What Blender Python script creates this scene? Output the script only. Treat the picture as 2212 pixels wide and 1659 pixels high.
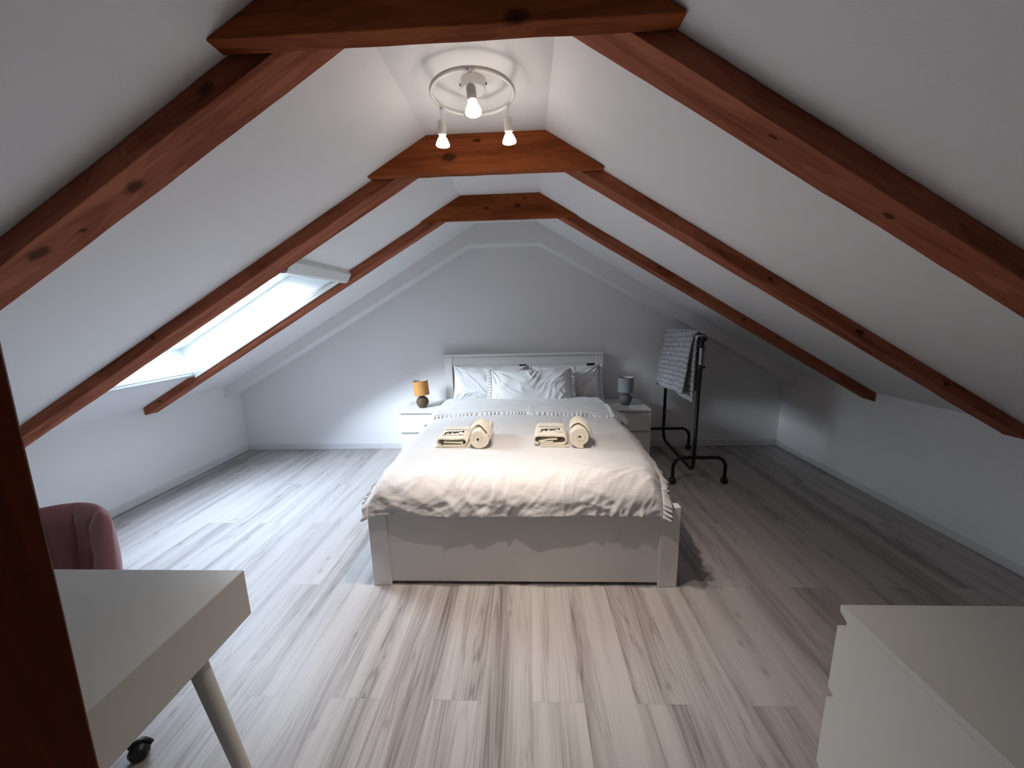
import bpy, bmesh, math, random
from math import sin, cos, pi, radians, sqrt, exp
from mathutils import Vector, Matrix, noise

for o in list(bpy.data.objects):
    bpy.data.objects.remove(o)
random.seed(7)
S = bpy.context.scene
COL = S.collection

# ------------------------------------------------------------------ camera
F_PX, PITCH, YAW, ROLL, CAM_H = 815.68, 0.1872, 0.0437, -0.0246, 1.4796
cp, sp, cy, sy = cos(PITCH), sin(PITCH), cos(YAW), sin(YAW)
fw = Vector((-sy * cp, cy * cp, -sp))
rt0 = Vector((cy, sy, 0))
up0 = rt0.cross(fw)
rt = cos(ROLL) * rt0 + sin(ROLL) * up0
up = -sin(ROLL) * rt0 + cos(ROLL) * up0
cam_data = bpy.data.cameras.new('camera')
cam_data.sensor_width = 36.0
cam_data.sensor_fit = 'HORIZONTAL'
cam_data.lens = F_PX / 2212 * 36.0
cam_data.clip_start = 0.02
cam = bpy.data.objects.new('camera', cam_data)
COL.objects.link(cam)
m = Matrix((rt, up, -fw)).transposed().to_4x4()
m.translation = Vector((0, 0, CAM_H))
cam.matrix_world = m
S.camera = cam

# ------------------------------------------------------------------ exposure, sky
S.view_settings.view_transform = 'Standard'
S.view_settings.look = 'None'
S.view_settings.gamma = 1
S.view_settings.exposure = 0.94
S.view_settings.use_curve_mapping = False

SKY_STRENGTH = 66.0
LAMP_W = 28.5            # each spot bulb
LAMP_COL = (1.0, 0.865, 0.76)

w = bpy.data.worlds.new('overcast_sky')
S.world = w
w.use_nodes = True
bg = w.node_tree.nodes['Background']
# bright overcast zenith, much dimmer hazy horizon where houses and trees would stand
_n = w.node_tree.nodes; _l = w.node_tree.links
_tc = _n.new('ShaderNodeTexCoord'); _sx = _n.new('ShaderNodeSeparateXYZ')
_l.new(_tc.outputs['Generated'], _sx.inputs[0])
_cr = _n.new('ShaderNodeValToRGB'); _l.new(_sx.outputs[2], _cr.inputs[0])
_cr.color_ramp.elements[0].position = 0.0; _cr.color_ramp.elements[0].color = (0.028, 0.032, 0.035, 1)
_cr.color_ramp.elements[1].position = 1.0; _cr.color_ramp.elements[1].color = (0.215, 0.251, 0.315, 1)
for _p, _c in ((0.15, (0.035, 0.0385, 0.042, 1)), (0.32, (0.12, 0.135, 0.15, 1)), (0.65, (0.20, 0.231, 0.284, 1))):
    _e = _cr.color_ramp.elements.new(_p); _e.color = _c
# added bright lobe low in one quarter of sky, lifts back wall and pillows
_dt = _n.new('ShaderNodeVectorMath'); _dt.operation = 'DOT_PRODUCT'; _l.new(_tc.outputs['Generated'], _dt.inputs[0])
_dt.inputs[1].default_value = Vector((-0.70, -0.66, 0.27)).normalized()
_mr = _n.new('ShaderNodeMapRange'); _mr.interpolation_type = 'SMOOTHSTEP'; _l.new(_dt.outputs['Value'], _mr.inputs['Value'])
_mr.inputs['From Min'].default_value = 0.78; _mr.inputs['From Max'].default_value = 1.0
_mr.inputs['To Min'].default_value = 0.0; _mr.inputs['To Max'].default_value = 1.0
_ad = _n.new('ShaderNodeMix'); _ad.data_type = 'RGBA'; _ad.blend_type = 'ADD'
_l.new(_mr.outputs[0], _ad.inputs[0]); _l.new(_cr.outputs[0], _ad.inputs[6]); _ad.inputs[7].default_value = (0.46, 0.49, 0.545, 1)
_l.new(_ad.outputs[2], bg.inputs[0])
bg.inputs[1].default_value = SKY_STRENGTH

# daylight portal just outside the roof window (adds no light, guides sampling)
RX0, RX1, RY0, RY1 = -2.715, -1.40, 2.215, 2.928      # roof window opening on the left slope
SL_L, SL_R = 0.5633, 0.590
CZ, CX0, CX1 = 2.3225, -0.469, 0.101
def zl(x): return CZ + SL_L * (x - CX0)
def zr(x): return CZ - SL_R * (x - CX1)
ang_l = math.atan(SL_L)
pl = bpy.data.lights.new('roof_window_daylight', 'AREA')
pl.shape = 'RECTANGLE'; pl.size = 1.35; pl.size_y = 0.95
pl.cycles.is_portal = True
po = bpy.data.objects.new('roof_window_daylight', pl)
COL.objects.link(po)
nrm_l = Vector((-sin(ang_l), 0, cos(ang_l)))     # outward normal of the left slope
pc = Vector(((RX0 + RX1) / 2 - 0.12, (RY0 + RY1) / 2, 0)); pc.z = zl(pc.x)
pc = pc + nrm_l * 0.30
zax = nrm_l; xax = Vector((cos(ang_l), 0, sin(ang_l))); yax = zax.cross(xax)
mm = Matrix((xax, yax, zax)).transposed().to_4x4(); mm.translation = pc
po.matrix_world = mm

# ------------------------------------------------------------------ materials
def newmat(name):
    mt = bpy.data.materials.new(name)
    mt.use_nodes = True
    nt = mt.node_tree
    return mt, nt, nt.nodes['Principled BSDF']

def simple(name, col, rough=0.5, spec=0.5, metal=0.0, bump=0.0, bscale=200.0, var=0.0, vscale=4.0, sheen=0.0, coat=0.0):
    mt, nt, b = newmat(name)
    b.inputs['Base Color'].default_value = (*col, 1)
    b.inputs['Roughness'].default_value = rough
    b.inputs['Specular IOR Level'].default_value = spec
    b.inputs['Metallic'].default_value = metal
    if sheen: b.inputs['Sheen Weight'].default_value = sheen
    if coat: b.inputs['Coat Weight'].default_value = coat
    tc = nt.nodes.new('ShaderNodeTexCoord')
    if bump:
        n = nt.nodes.new('ShaderNodeTexNoise'); n.inputs['Scale'].default_value = bscale
        n.inputs['Detail'].default_value = 3
        nt.links.new(tc.outputs['Object'], n.inputs['Vector'])
        bp = nt.nodes.new('ShaderNodeBump'); bp.inputs['Strength'].default_value = bump
        bp.inputs['Distance'].default_value = 0.002
        nt.links.new(n.outputs['Fac'], bp.inputs['Height'])
        nt.links.new(bp.outputs['Normal'], b.inputs['Normal'])
    if var:
        n = nt.nodes.new('ShaderNodeTexNoise'); n.inputs['Scale'].default_value = vscale
        nt.links.new(tc.outputs['Object'], n.inputs['Vector'])
        r = nt.nodes.new('ShaderNodeValToRGB')
        r.color_ramp.elements[0].position = 0.3; r.color_ramp.elements[1].position = 0.7
        r.color_ramp.elements[0].color = (*[c * (1 - var) for c in col], 1)
        r.color_ramp.elements[1].color = (*[min(1, c * (1 + var)) for c in col], 1)
        nt.links.new(n.outputs['Fac'], r.inputs['Fac'])
        nt.links.new(r.outputs['Color'], b.inputs['Base Color'])
    return mt

def cotton(name, col, rough, spec, bump=0.5, bscale=38, sheen=0.2):
    """crumpled percale: soft creases at two scales over the modelled folds"""
    mt, nt, b = newmat(name)
    L = nt.links.new
    b.inputs['Base Color'].default_value = (*col, 1); b.inputs['Roughness'].default_value = rough
    b.inputs['Specular IOR Level'].default_value = spec; b.inputs['Sheen Weight'].default_value = sheen
    tc = nt.nodes.new('ShaderNodeTexCoord')
    prev = None
    for ang, sc, st, thr in ((0.8, (5, 20, 12), 0.8, 0.5), (-0.6, (12, 28, 20), 0.4, 0.5), (0.3, (45, 60, 50), 0.14, 0.5)):
        mp = nt.nodes.new('ShaderNodeMapping'); mp.inputs['Rotation'].default_value = (0, 0, ang); mp.inputs['Scale'].default_value = sc
        L(tc.outputs['Object'], mp.inputs['Vector'])
        n = nt.nodes.new('ShaderNodeTexNoise'); n.inputs['Scale'].default_value = 1; n.inputs['Detail'].default_value = 2; n.inputs['Distortion'].default_value = 0.6
        L(mp.outputs[0], n.inputs['Vector'])
        s1 = nt.nodes.new('ShaderNodeMath'); s1.operation = 'SUBTRACT'; L(n.outputs['Fac'], s1.inputs[0]); s1.inputs[1].default_value = thr
        s2 = nt.nodes.new('ShaderNodeMath'); s2.operation = 'ABSOLUTE'; L(s1.outputs[0], s2.inputs[0])
        s3 = nt.nodes.new('ShaderNodeMath'); s3.operation = 'MULTIPLY'; L(s2.outputs[0], s3.inputs[0]); s3.inputs[1].default_value = -st
        if prev is None: prev = s3.outputs[0]
        else:
            s4 = nt.nodes.new('ShaderNodeMath'); s4.operation = 'ADD'; L(prev, s4.inputs[0]); L(s3.outputs[0], s4.inputs[1]); prev = s4.outputs[0]
    bp = nt.nodes.new('ShaderNodeBump'); bp.inputs['Strength'].default_value = bump; bp.inputs['Distance'].default_value = 0.010
    L(prev, bp.inputs['Height']); L(bp.outputs['Normal'], b.inputs['Normal'])
    return mt

M = {}
M['wall'] = simple('white_wall_paint', (0.87, 0.865, 0.875), 0.9, 0.2, bump=0.25, bscale=140)
M['skirting'] = simple('white_skirting_paint', (0.72, 0.72, 0.73), 0.45, 0.4)
M['furniture'] = simple('white_painted_furniture', (0.74, 0.735, 0.72), 0.42, 0.4, bump=0.05, bscale=60)
M['laminate'] = simple('white_matt_laminate', (0.64, 0.64, 0.60), 0.38, 0.45, bump=0.05, bscale=300)
M['frame_white'] = simple('window_frame_white', (0.78, 0.80, 0.80), 0.3, 0.5)
M['duvet'] = cotton('white_cotton', (0.66, 0.652, 0.648), 0.95, 0.15, bump=0.5, bscale=38, sheen=0.2)
M['pillow'] = cotton('white_cotton_pillowcase', (0.70, 0.70, 0.71), 0.95, 0.15, bump=0.5, bscale=45, sheen=0.2)
M['mattress'] = simple('white_mattress_ticking', (0.7, 0.7, 0.7), 0.95, 0.1, bump=0.3, bscale=90)
M['towel'] = simple('cream_terry', (0.86, 0.79, 0.66), 1.0, 0.05, bump=1.0, bscale=420, sheen=0.3, var=0.06, vscale=60)
M['towel_band'] = simple('cream_flat_weave', (0.78, 0.74, 0.64), 1.0, 0.05, bump=0.3, bscale=600)
M['embroidery'] = simple('black_embroidery', (0.015, 0.013, 0.012), 0.7, 0.3)
M['stitch'] = simple('brown_stitching', (0.10, 0.075, 0.05), 0.8, 0.2)
M['lamp_white'] = simple('white_lamp_enamel', (0.70, 0.70, 0.69), 0.35, 0.5)
M['chrome'] = simple('chrome', (0.75, 0.76, 0.78), 0.15, 0.5, metal=1.0)
M['black_steel'] = simple('black_steel_tube', (0.008, 0.008, 0.009), 0.42, 0.4)
M['black_plastic'] = simple('black_plastic', (0.012, 0.012, 0.013), 0.35, 0.5)
M['velvet'] = simple('mauve_velvet', (0.47, 0.235, 0.26), 0.9, 0.1, bump=0.3, bscale=300, sheen=0.5, var=0.12, vscale=6)
M['shade_ochre'] = simple('ochre_lampshade', (0.52, 0.26, 0.085), 0.9, 0.1, bump=0.4, bscale=500)
M['shade_grey'] = simple('grey_lampshade', (0.30, 0.31, 0.33), 0.9, 0.1, bump=0.4, bscale=500)
M['shade_lining'] = simple('pale_shade_lining', (0.65, 0.6, 0.58), 0.8, 0.1)
M['shade_rim_brown'] = simple('brown_shade_rim', (0.12, 0.07, 0.04), 0.8, 0.1)
M['base_brown'] = simple('brown_ceramic', (0.10, 0.066, 0.036), 0.6, 0.3, bump=0.4, bscale=80, var=0.25, vscale=30)
M['base_grey'] = simple('grey_ceramic', (0.13, 0.13, 0.13), 0.65, 0.3, bump=0.4, bscale=80, var=0.15, vscale=30)
M['slot_shade'] = simple('painted_slot_shade', (0.16, 0.17, 0.18), 0.9, 0.1)  # dark grey painted in as the shade behind the headboard slots

# blanket: knitted grey
def blanket_mat():
    mt, nt, b = newmat('grey_knitted_blanket')
    b.inputs['Roughness'].default_value = 1; b.inputs['Specular IOR Level'].default_value = 0.05
    b.inputs['Sheen Weight'].default_value = 0.5
    tc = nt.nodes.new('ShaderNodeTexCoord')
    n = nt.nodes.new('ShaderNodeTexNoise'); n.inputs['Scale'].default_value = 55; n.inputs['Detail'].default_value = 2
    nt.links.new(tc.outputs['Object'], n.inputs['Vector'])
    r = nt.nodes.new('ShaderNodeValToRGB')
    r.color_ramp.elements[0].position = 0.35; r.color_ramp.elements[1].position = 0.62
    r.color_ramp.elements[0].color = (0.36, 0.38, 0.42, 1); r.color_ramp.elements[1].color = (0.80, 0.81, 0.83, 1)
    nt.links.new(n.outputs['Fac'], r.inputs['Fac'])
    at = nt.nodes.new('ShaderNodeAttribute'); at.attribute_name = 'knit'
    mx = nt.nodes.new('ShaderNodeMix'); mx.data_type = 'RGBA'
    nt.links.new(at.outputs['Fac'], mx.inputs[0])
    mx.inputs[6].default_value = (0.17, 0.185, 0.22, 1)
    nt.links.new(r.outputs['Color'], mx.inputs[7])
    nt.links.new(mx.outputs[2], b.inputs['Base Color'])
    bp = nt.nodes.new('ShaderNodeBump'); bp.inputs['Strength'].default_value = 0.8; bp.inputs['Distance'].default_value = 0.004
    n2 = nt.nodes.new('ShaderNodeTexNoise'); n2.inputs['Scale'].default_value = 220
    nt.links.new(tc.outputs['Object'], n2.inputs['Vector'])
    nt.links.new(n2.outputs['Fac'], bp.inputs['Height']); nt.links.new(bp.outputs['Normal'], b.inputs['Normal'])
    return mt
M['blanket'] = blanket_mat()

def wood_mat(name, seed, light=(0.42, 0.145, 0.085), dark=(0.19, 0.052, 0.026), knots=()):
    """stained pine, grain along the object's local X; knots at given local points."""
    mt, nt, b = newmat(name)
    b.inputs['Roughness'].default_value = 0.68; b.inputs['Specular IOR Level'].default_value = 0.05
    L = nt.links.new
    tc = nt.nodes.new('ShaderNodeTexCoord')
    # bend the grain round the knots: displacement of lookup position
    pos = tc.outputs['Object']
    knotfac = None
    for (kx, ky, kz, kr) in knots:
        sub = nt.nodes.new('ShaderNodeVectorMath'); sub.operation = 'SUBTRACT'
        L(tc.outputs['Object'], sub.inputs[0]); sub.inputs[1].default_value = (kx, ky, kz)
        scl = nt.nodes.new('ShaderNodeVectorMath'); scl.operation = 'MULTIPLY'
        L(sub.outputs[0], scl.inputs[0]); scl.inputs[1].default_value = (0.55, 1, 1)
        nn = nt.nodes.new('ShaderNodeTexNoise'); nn.inputs['Scale'].default_value = 40
        L(tc.outputs['Object'], nn.inputs['Vector'])
        ln = nt.nodes.new('ShaderNodeVectorMath'); ln.operation = 'LENGTH'
        L(scl.outputs[0], ln.inputs[0])
        ad = nt.nodes.new('ShaderNodeMath'); ad.operation = 'MULTIPLY_ADD'
        L(nn.outputs['Fac'], ad.inputs[0]); ad.inputs[1].default_value = 0.02; L(ln.outputs['Value'], ad.inputs[2])
        mr = nt.nodes.new('ShaderNodeMapRange'); mr.inputs['From Min'].default_value = kr * 0.5 + .01
        mr.inputs['From Max'].default_value = kr * 1.3 + .01; mr.inputs['To Min'].default_value = 1; mr.inputs['To Max'].default_value = 0
        mr.interpolation_type = 'SMOOTHSTEP'
        L(ad.outputs[0], mr.inputs['Value'])
        if knotfac is None: knotfac = mr.outputs[0]
        else:
            mx = nt.nodes.new('ShaderNodeMath'); mx.operation = 'MAXIMUM'
            L(knotfac, mx.inputs[0]); L(mr.outputs[0], mx.inputs[1]); knotfac = mx.outputs[0]
    mp = nt.nodes.new('ShaderNodeMapping')
    mp.inputs['Location'].default_value = (seed * 3.1, seed * 1.7, seed * 0.9)
    mp.inputs['Scale'].default_value = (1.1, 9.0, 9.0)
    L(pos, mp.inputs['Vector'])
    n1 = nt.nodes.new('ShaderNodeTexNoise'); n1.inputs['Scale'].default_value = 1.6; n1.inputs['Detail'].default_value = 4
    n1.inputs['Distortion'].default_value = 0.8
    L(mp.outputs[0], n1.inputs['Vector'])
    # rings from the noise value
    mul = nt.nodes.new('ShaderNodeMath'); mul.operation = 'MULTIPLY'; mul.inputs[1].default_value = 55
    L(n1.outputs['Fac'], mul.inputs[0])
    sn = nt.nodes.new('ShaderNodeMath'); sn.operation = 'SINE'; L(mul.outputs[0], sn.inputs[0])
    mp2 = nt.nodes.new('ShaderNodeMapping'); mp2.inputs['Scale'].default_value = (3, 160, 160)
    L(pos, mp2.inputs['Vector'])
    n2 = nt.nodes.new('ShaderNodeTexNoise'); n2.inputs['Scale'].default_value = 1.0; n2.inputs['Detail'].default_value = 2
    L(mp2.outputs[0], n2.inputs['Vector'])
    r = nt.nodes.new('ShaderNodeValToRGB')
    r.color_ramp.elements[0].position = 0.30; r.color_ramp.elements[1].position = 0.72
    r.color_ramp.elements[0].color = (*dark, 1); r.color_ramp.elements[1].color = (*light, 1)
    c = nt.nodes.new('ShaderNodeMath'); c.operation = 'MULTIPLY_ADD'
    L(sn.outputs[0], c.inputs[0]); c.inputs[1].default_value = 0.05; L(n1.outputs['Fac'], c.inputs[2])
    c2 = nt.nodes.new('ShaderNodeMath'); c2.operation = 'MULTIPLY_ADD'
    L(n2.outputs['Fac'], c2.inputs[0]); c2.inputs[1].default_value = 0.18; L(c.outputs[0], c2.inputs[2])
    c3 = nt.nodes.new('ShaderNodeMath'); c3.operation = 'SUBTRACT'; L(c2.outputs[0], c3.inputs[0]); c3.inputs[1].default_value = 0.05
    L(c3.outputs[0], r.inputs['Fac'])
    out = r.outputs['Color']
    if knotfac is not None:
        mx = nt.nodes.new('ShaderNodeMix'); mx.data_type = 'RGBA'
        k = nt.nodes.new('ShaderNodeMath'); k.operation = 'MULTIPLY'; L(knotfac, k.inputs[0]); k.inputs[1].default_value = 0.8
        L(k.outputs[0], mx.inputs[0]); L(out, mx.inputs[6]); mx.inputs[7].default_value = (0.035, 0.012, 0.006, 1)
        out = mx.outputs[2]
    L(out, b.inputs['Base Color'])
    bp = nt.nodes.new('ShaderNodeBump'); bp.inputs['Strength'].default_value = 0.35; bp.inputs['Distance'].default_value = 0.002
    L(c2.outputs[0], bp.inputs['Height']); L(bp.outputs['Normal'], b.inputs['Normal'])
    return mt

def floor_mat():
    mt, nt, b = newmat('grey_oak_vinyl_planks')
    L = nt.links.new
    def math_(op, a, c=None, d=None):
        n = nt.nodes.new('ShaderNodeMath'); n.operation = op
        for i, v in enumerate((a, c, d)):
            if v is None: continue
            if isinstance(v, (int, float)): n.inputs[i].default_value = v
            else: L(v, n.inputs[i])
        return n.outputs[0]
    b.inputs['Roughness'].default_value = 0.42; b.inputs['Specular IOR Level'].default_value = 0.35
    tc = nt.nodes.new('ShaderNodeTexCoord')
    sx = nt.nodes.new('ShaderNodeSeparateXYZ'); L(tc.outputs['Object'], sx.inputs[0])
    X, Y = sx.outputs[0], sx.outputs[1]
    cx = math_('DIVIDE', math_('ADD', X, 0.003), 0.1985)
    col = math_('FLOOR', cx)
    fx = math_('FRACT', cx)
    par = math_('MODULO', math_('ADD', col, 100), 2)
    ry = math_('DIVIDE', math_('SUBTRACT', Y, math_('MULTIPLY_ADD', par, 0.63, 1.206)), 1.262)
    row = math_('FLOOR', ry)
    fy = math_('FRACT', ry)
    cmb = nt.nodes.new('ShaderNodeCombineXYZ'); L(col, cmb.inputs[0]); L(row, cmb.inputs[1])
    wn = nt.nodes.new('ShaderNodeTexWhiteNoise'); wn.noise_dimensions = '3D'; L(cmb.outputs[0], wn.inputs['Vector'])
    rnd = wn.outputs['Value']
    # grain space: per plank offset
    sc = nt.nodes.new('ShaderNodeSeparateXYZ'); L(wn.outputs['Color'], sc.inputs[0])
    gx = math_('MULTIPLY_ADD', sc.outputs[0], 20.0, X)
    gy = math_('MULTIPLY_ADD', sc.outputs[1], 20.0, Y)
    def gvec(ax, ay):
        c = nt.nodes.new('ShaderNodeCombineXYZ')
        L(math_('MULTIPLY', gx, ax), c.inputs[0]); L(math_('MULTIPLY', gy, ay), c.inputs[1]); return c.outputs[0]
    n1 = nt.nodes.new('ShaderNodeTexNoise'); n1.inputs['Scale'].default_value = 1; n1.inputs['Detail'].default_value = 3
    n1.inputs['Distortion'].default_value = 0.7
    L(gvec(7.5, 0.42), n1.inputs['Vector'])
    rings = math_('SINE', math_('MULTIPLY', n1.outputs['Fac'], 120))
    ringl = math_('POWER', math_('MULTIPLY_ADD', rings, 0.5, 0.5), 3.0)
    n2 = nt.nodes.new('ShaderNodeTexNoise'); n2.inputs['Scale'].default_value = 1; n2.inputs['Detail'].default_value = 4
    L(gvec(170, 3.2), n2.inputs['Vector'])
    n3 = nt.nodes.new('ShaderNodeTexNoise'); n3.inputs['Scale'].default_value = 1; n3.inputs['Detail'].default_value = 2
    L(gvec(10, 0.45), n3.inputs['Vector'])          # broad strips of colour
    # knots
    vo = nt.nodes.new('ShaderNodeTexVoronoi'); vo.voronoi_dimensions = '2D'; vo.inputs['Scale'].default_value = 1; L(gvec(6.0, 3.4), vo.inputs['Vector'])
    kn = nt.nodes.new('ShaderNodeMapRange'); L(vo.outputs['Distance'], kn.inputs['Value'])
    kn.inputs['From Min'].default_value = 0.02; kn.inputs['From Max'].default_value = 0.10
    kn.inputs['To Min'].default_value = 1; kn.inputs['To Max'].default_value = 0
    sep = nt.nodes.new('ShaderNodeSeparateXYZ'); L(vo.outputs['Color'], sep.inputs[0])
    ksel = math_('GREATER_THAN', sep.outputs[0], 0.70)
    knf = math_('MULTIPLY', kn.outputs[0], ksel)
    v = math_('MULTIPLY', rnd, 0.22)
    v = math_('MULTIPLY_ADD', n3.outputs['Fac'], 1.25, v)
    v = math_('SUBTRACT', v, 0.18)
    ringamp = nt.nodes.new('ShaderNodeMapRange'); L(n3.outputs['Fac'], ringamp.inputs['Value'])
    ringamp.inputs['From Min'].default_value = 0.35; ringamp.inputs['From Max'].default_value = 0.6
    ringamp.inputs['To Min'].default_value = 0.26; ringamp.inputs['To Max'].default_value = 0.03
    v = math_('SUBTRACT', v, math_('MULTIPLY', ringl, ringamp.outputs[0]))
    v = math_('MULTIPLY_ADD', math_('SUBTRACT', n2.outputs['Fac'], 0.5), 0.55, v)
    r = nt.nodes.new('ShaderNodeValToRGB'); L(v, r.inputs['Fac'])
    e = r.color_ramp.elements
    e[0].position = 0.0; e[0].color = (0.18, 0.158, 0.148, 1)
    e[1].position = 0.95; e[1].color = (0.51, 0.483, 0.47, 1)
    k = e.new(0.30); k.color = (0.31, 0.283, 0.27, 1)
    k = e.new(0.55); k.color = (0.43, 0.403, 0.39, 1)
    mx = nt.nodes.new('ShaderNodeMix'); mx.data_type = 'RGBA'
    L(math_('MULTIPLY', knf, 0.42), mx.inputs[0]); L(r.outputs['Color'], mx.inputs[6]); mx.inputs[7].default_value = (0.16, 0.13, 0.115, 1)
    # joints
    ex = math_('MINIMUM', fx, math_('SUBTRACT', 1.0, fx))
    ey = math_('MINIMUM', fy, math_('SUBTRACT', 1.0, fy))
    jx = math_('LESS_THAN', ex, 0.006); jy = math_('LESS_THAN', ey, 0.001)
    j = math_('MULTIPLY', math_('MAXIMUM', jx, jy), 0.22)
    mx2 = nt.nodes.new('ShaderNodeMix'); mx2.data_type = 'RGBA'
    L(j, mx2.inputs[0]); L(mx.outputs[2], mx2.inputs[6]); mx2.inputs[7].default_value = (0.12, 0.10, 0.09, 1)
    L(mx2.outputs[2], b.inputs['Base Color'])
    bp = nt.nodes.new('ShaderNodeBump'); bp.inputs['Strength'].default_value = 0.25; bp.inputs['Distance'].default_value = 0.001
    L(n2.outputs['Fac'], bp.inputs['Height']); L(bp.outputs['Normal'], b.inputs['Normal'])
    return mt
M['floor'] = floor_mat()

def glass_mat():
    mt = bpy.data.materials.new('window_glass'); mt.use_nodes = True
    nt = mt.node_tree; nt.nodes.clear()
    o = nt.nodes.new('ShaderNodeOutputMaterial')
    t = nt.nodes.new('ShaderNodeBsdfTransparent'); t.inputs[0].default_value = (0.96, 0.985, 0.98, 1)
    g = nt.nodes.new('ShaderNodeBsdfGlossy'); g.inputs['Roughness'].default_value = 0.02
    f = nt.nodes.new('ShaderNodeFresnel'); f.inputs[0].default_value = 1.25
    mx = nt.nodes.new('ShaderNodeMixShader')
    nt.links.new(f.outputs[0], mx.inputs[0]); nt.links.new(t.outputs[0], mx.inputs[1]); nt.links.new(g.outputs[0], mx.inputs[2])
    nt.links.new(mx.outputs[0], o.inputs[0])
    return mt
M['glass'] = glass_mat()

def bulb_mat(name, strength, col):
    mt, nt, b = newmat(name)
    b.inputs['Base Color'].default_value = (0.8, 0.75, 0.7, 1)
    b.inputs['Emission Color'].default_value = (*col, 1)
    b.inputs['Emission Strength'].default_value = strength
    b.inputs['Roughness'].default_value = 0.2
    return mt
M['bulb_face'] = bulb_mat('lit_bulb_face', 14.0, (1.0, 0.90, 0.78))
M['bulb_side'] = bulb_mat('lit_bulb_reflector', 15.0, (1.0, 0.86, 0.72))
M['bulb_neck'] = bulb_mat('bulb_neck', 0.9, (1.0, 0.62, 0.48))

# ------------------------------------------------------------------ mesh helpers
class B:
    """collects geometry in world metres, linked later as ONE mesh object"""
    def __init__(s): s.v = []; s.f = []; s.mi = []; s.cur = 0
    def add(s, vs, fs):
        o = len(s.v); s.v += [tuple(v) for v in vs]
        for f in fs: s.f.append([i + o for i in f]); s.mi.append(s.cur)
        return s
    def box(s, x0, x1, y0, y1, z0, z1):
        vs = [(x, y, z) for x in (x0, x1) for y in (y0, y1) for z in (z0, z1)]
        return s.add(vs, [(0, 1, 3, 2), (4, 6, 7, 5), (0, 4, 5, 1), (2, 3, 7, 6), (0, 2, 6, 4), (1, 5, 7, 3)])
    def prism(s, poly, fn, a, b):
        """poly: 2D outline; fn(p,q,t)->3D; extruded from t=a to t=b"""
        n = len(poly)
        vs = [fn(p, q, a) for p, q in poly] + [fn(p, q, b) for p, q in poly]
        fs = [list(range(n))[::-1], list(range(n, 2 * n))]
        for i in range(n):
            j = (i + 1) % n; fs.append([i, j, n + j, n + i])
        return s.add(vs, fs)
    def tube(s, pts, r, seg=12, caps=True, closed=False):
        pts = [Vector(p) for p in pts]; n = len(pts)
        rs = r if isinstance(r, (list, tuple)) else [r] * n
        nv = None; rings = []
        for i, p in enumerate(pts):
            if closed: t = pts[(i + 1) % n] - pts[i - 1]
            else: t = (pts[min(i + 1, n - 1)] - pts[max(i - 1, 0)])
            t.normalize()
            if nv is None:
                a = Vector((0, 0, 1)) if abs(t.z) < 0.9 else Vector((1, 0, 0))
                nv = t.cross(a).normalized()
            else:
                nv = (nv - t * nv.dot(t)).normalized()
            bn = t.cross(nv)
            rings.append([p + (nv * cos(2 * pi * k / seg) + bn * sin(2 * pi * k / seg)) * rs[i] for k in range(seg)])
        vs = [q for rg in rings for q in rg]; fs = []
        m_ = n if closed else n - 1
        for i in range(m_):
            j = (i + 1) % n
            for k in range(seg):
                l = (k + 1) % seg
                fs.append([i * seg + k, i * seg + l, j * seg + l, j * seg + k])
        if caps and not closed:
            fs.append(list(range(seg))[::-1]); fs.append([(n - 1) * seg + k for k in range(seg)])
        return s.add(vs, fs)
    def lathe(s, prof, c=(0, 0, 0), seg=32, axis=None):
        """prof: list of (r,z); axis matrix optional"""
        vs = []; fs = []
        for r, z in prof:
            for k in range(seg):
                a = 2 * pi * k / seg
                v = Vector((r * cos(a), r * sin(a), z))
                if axis is not None: v = axis @ v
                vs.append(v + Vector(c))
        n = len(prof)
        for i in range(n - 1):
            for k in range(seg):
                l = (k + 1) % seg
                fs.append([i * seg + k, i * seg + l, (i + 1) * seg + l, (i + 1) * seg + k])
        if prof[0][0] > 1e-5: fs.append(list(range(seg))[::-1])
        if prof[-1][0] > 1e-5: fs.append([(n - 1) * seg + k for k in range(seg)])
        return s.add(vs, fs)
    def grid(s, fn, nu, nv, closed_u=False):
        vs = [fn(i / nu, j / nv) for i in range(nu + (0 if closed_u else 1)) for j in range(nv + 1)]
        fs = []
        mu = nu
        for i in range(mu):
            i2 = (i + 1) % nu if closed_u else i + 1
            for j in range(nv):
                fs.append([i * (nv + 1) + j, i2 * (nv + 1) + j, i2 * (nv + 1) + j + 1, i * (nv + 1) + j + 1])
        return s.add(vs, fs)

def link(name, b, mat, parent=None, smooth=False, bevel=0.0, local=False, merge=False):
    off = Vector((0, 0, 0))
    if parent is not None and not local:
        p = parent
        while p is not None: off += p.location; p = p.parent
    me = bpy.data.meshes.new(name)
    me.from_pydata([tuple(Vector(v) - off) for v in b.v], [], b.f)
    mats = mat if isinstance(mat, (list, tuple)) else [mat]
    for mt in mats: me.materials.append(mt)
    for i, p in enumerate(me.polygons): p.material_index = b.mi[i]
    bm = bmesh.new(); bm.from_mesh(me)
    if merge or True: bmesh.ops.remove_doubles(bm, verts=bm.verts, dist=1e-6)
    bmesh.ops.recalc_face_normals(bm, faces=bm.faces)
    bm.to_mesh(me); bm.free()
    if smooth:
        for p in me.polygons: p.use_smooth = True
        if smooth != 'full':
            try: me.set_sharp_from_angle(angle=radians(40))
            except Exception: pass
    o = bpy.data.objects.new(name, me); COL.objects.link(o)
    if parent is not None: o.parent = parent
    if bevel:
        md = o.modifiers.new('bevel', 'BEVEL'); md.width = bevel; md.segments = 2; md.limit_method = 'ANGLE'
        md.angle_limit = radians(35)
    return o

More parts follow.
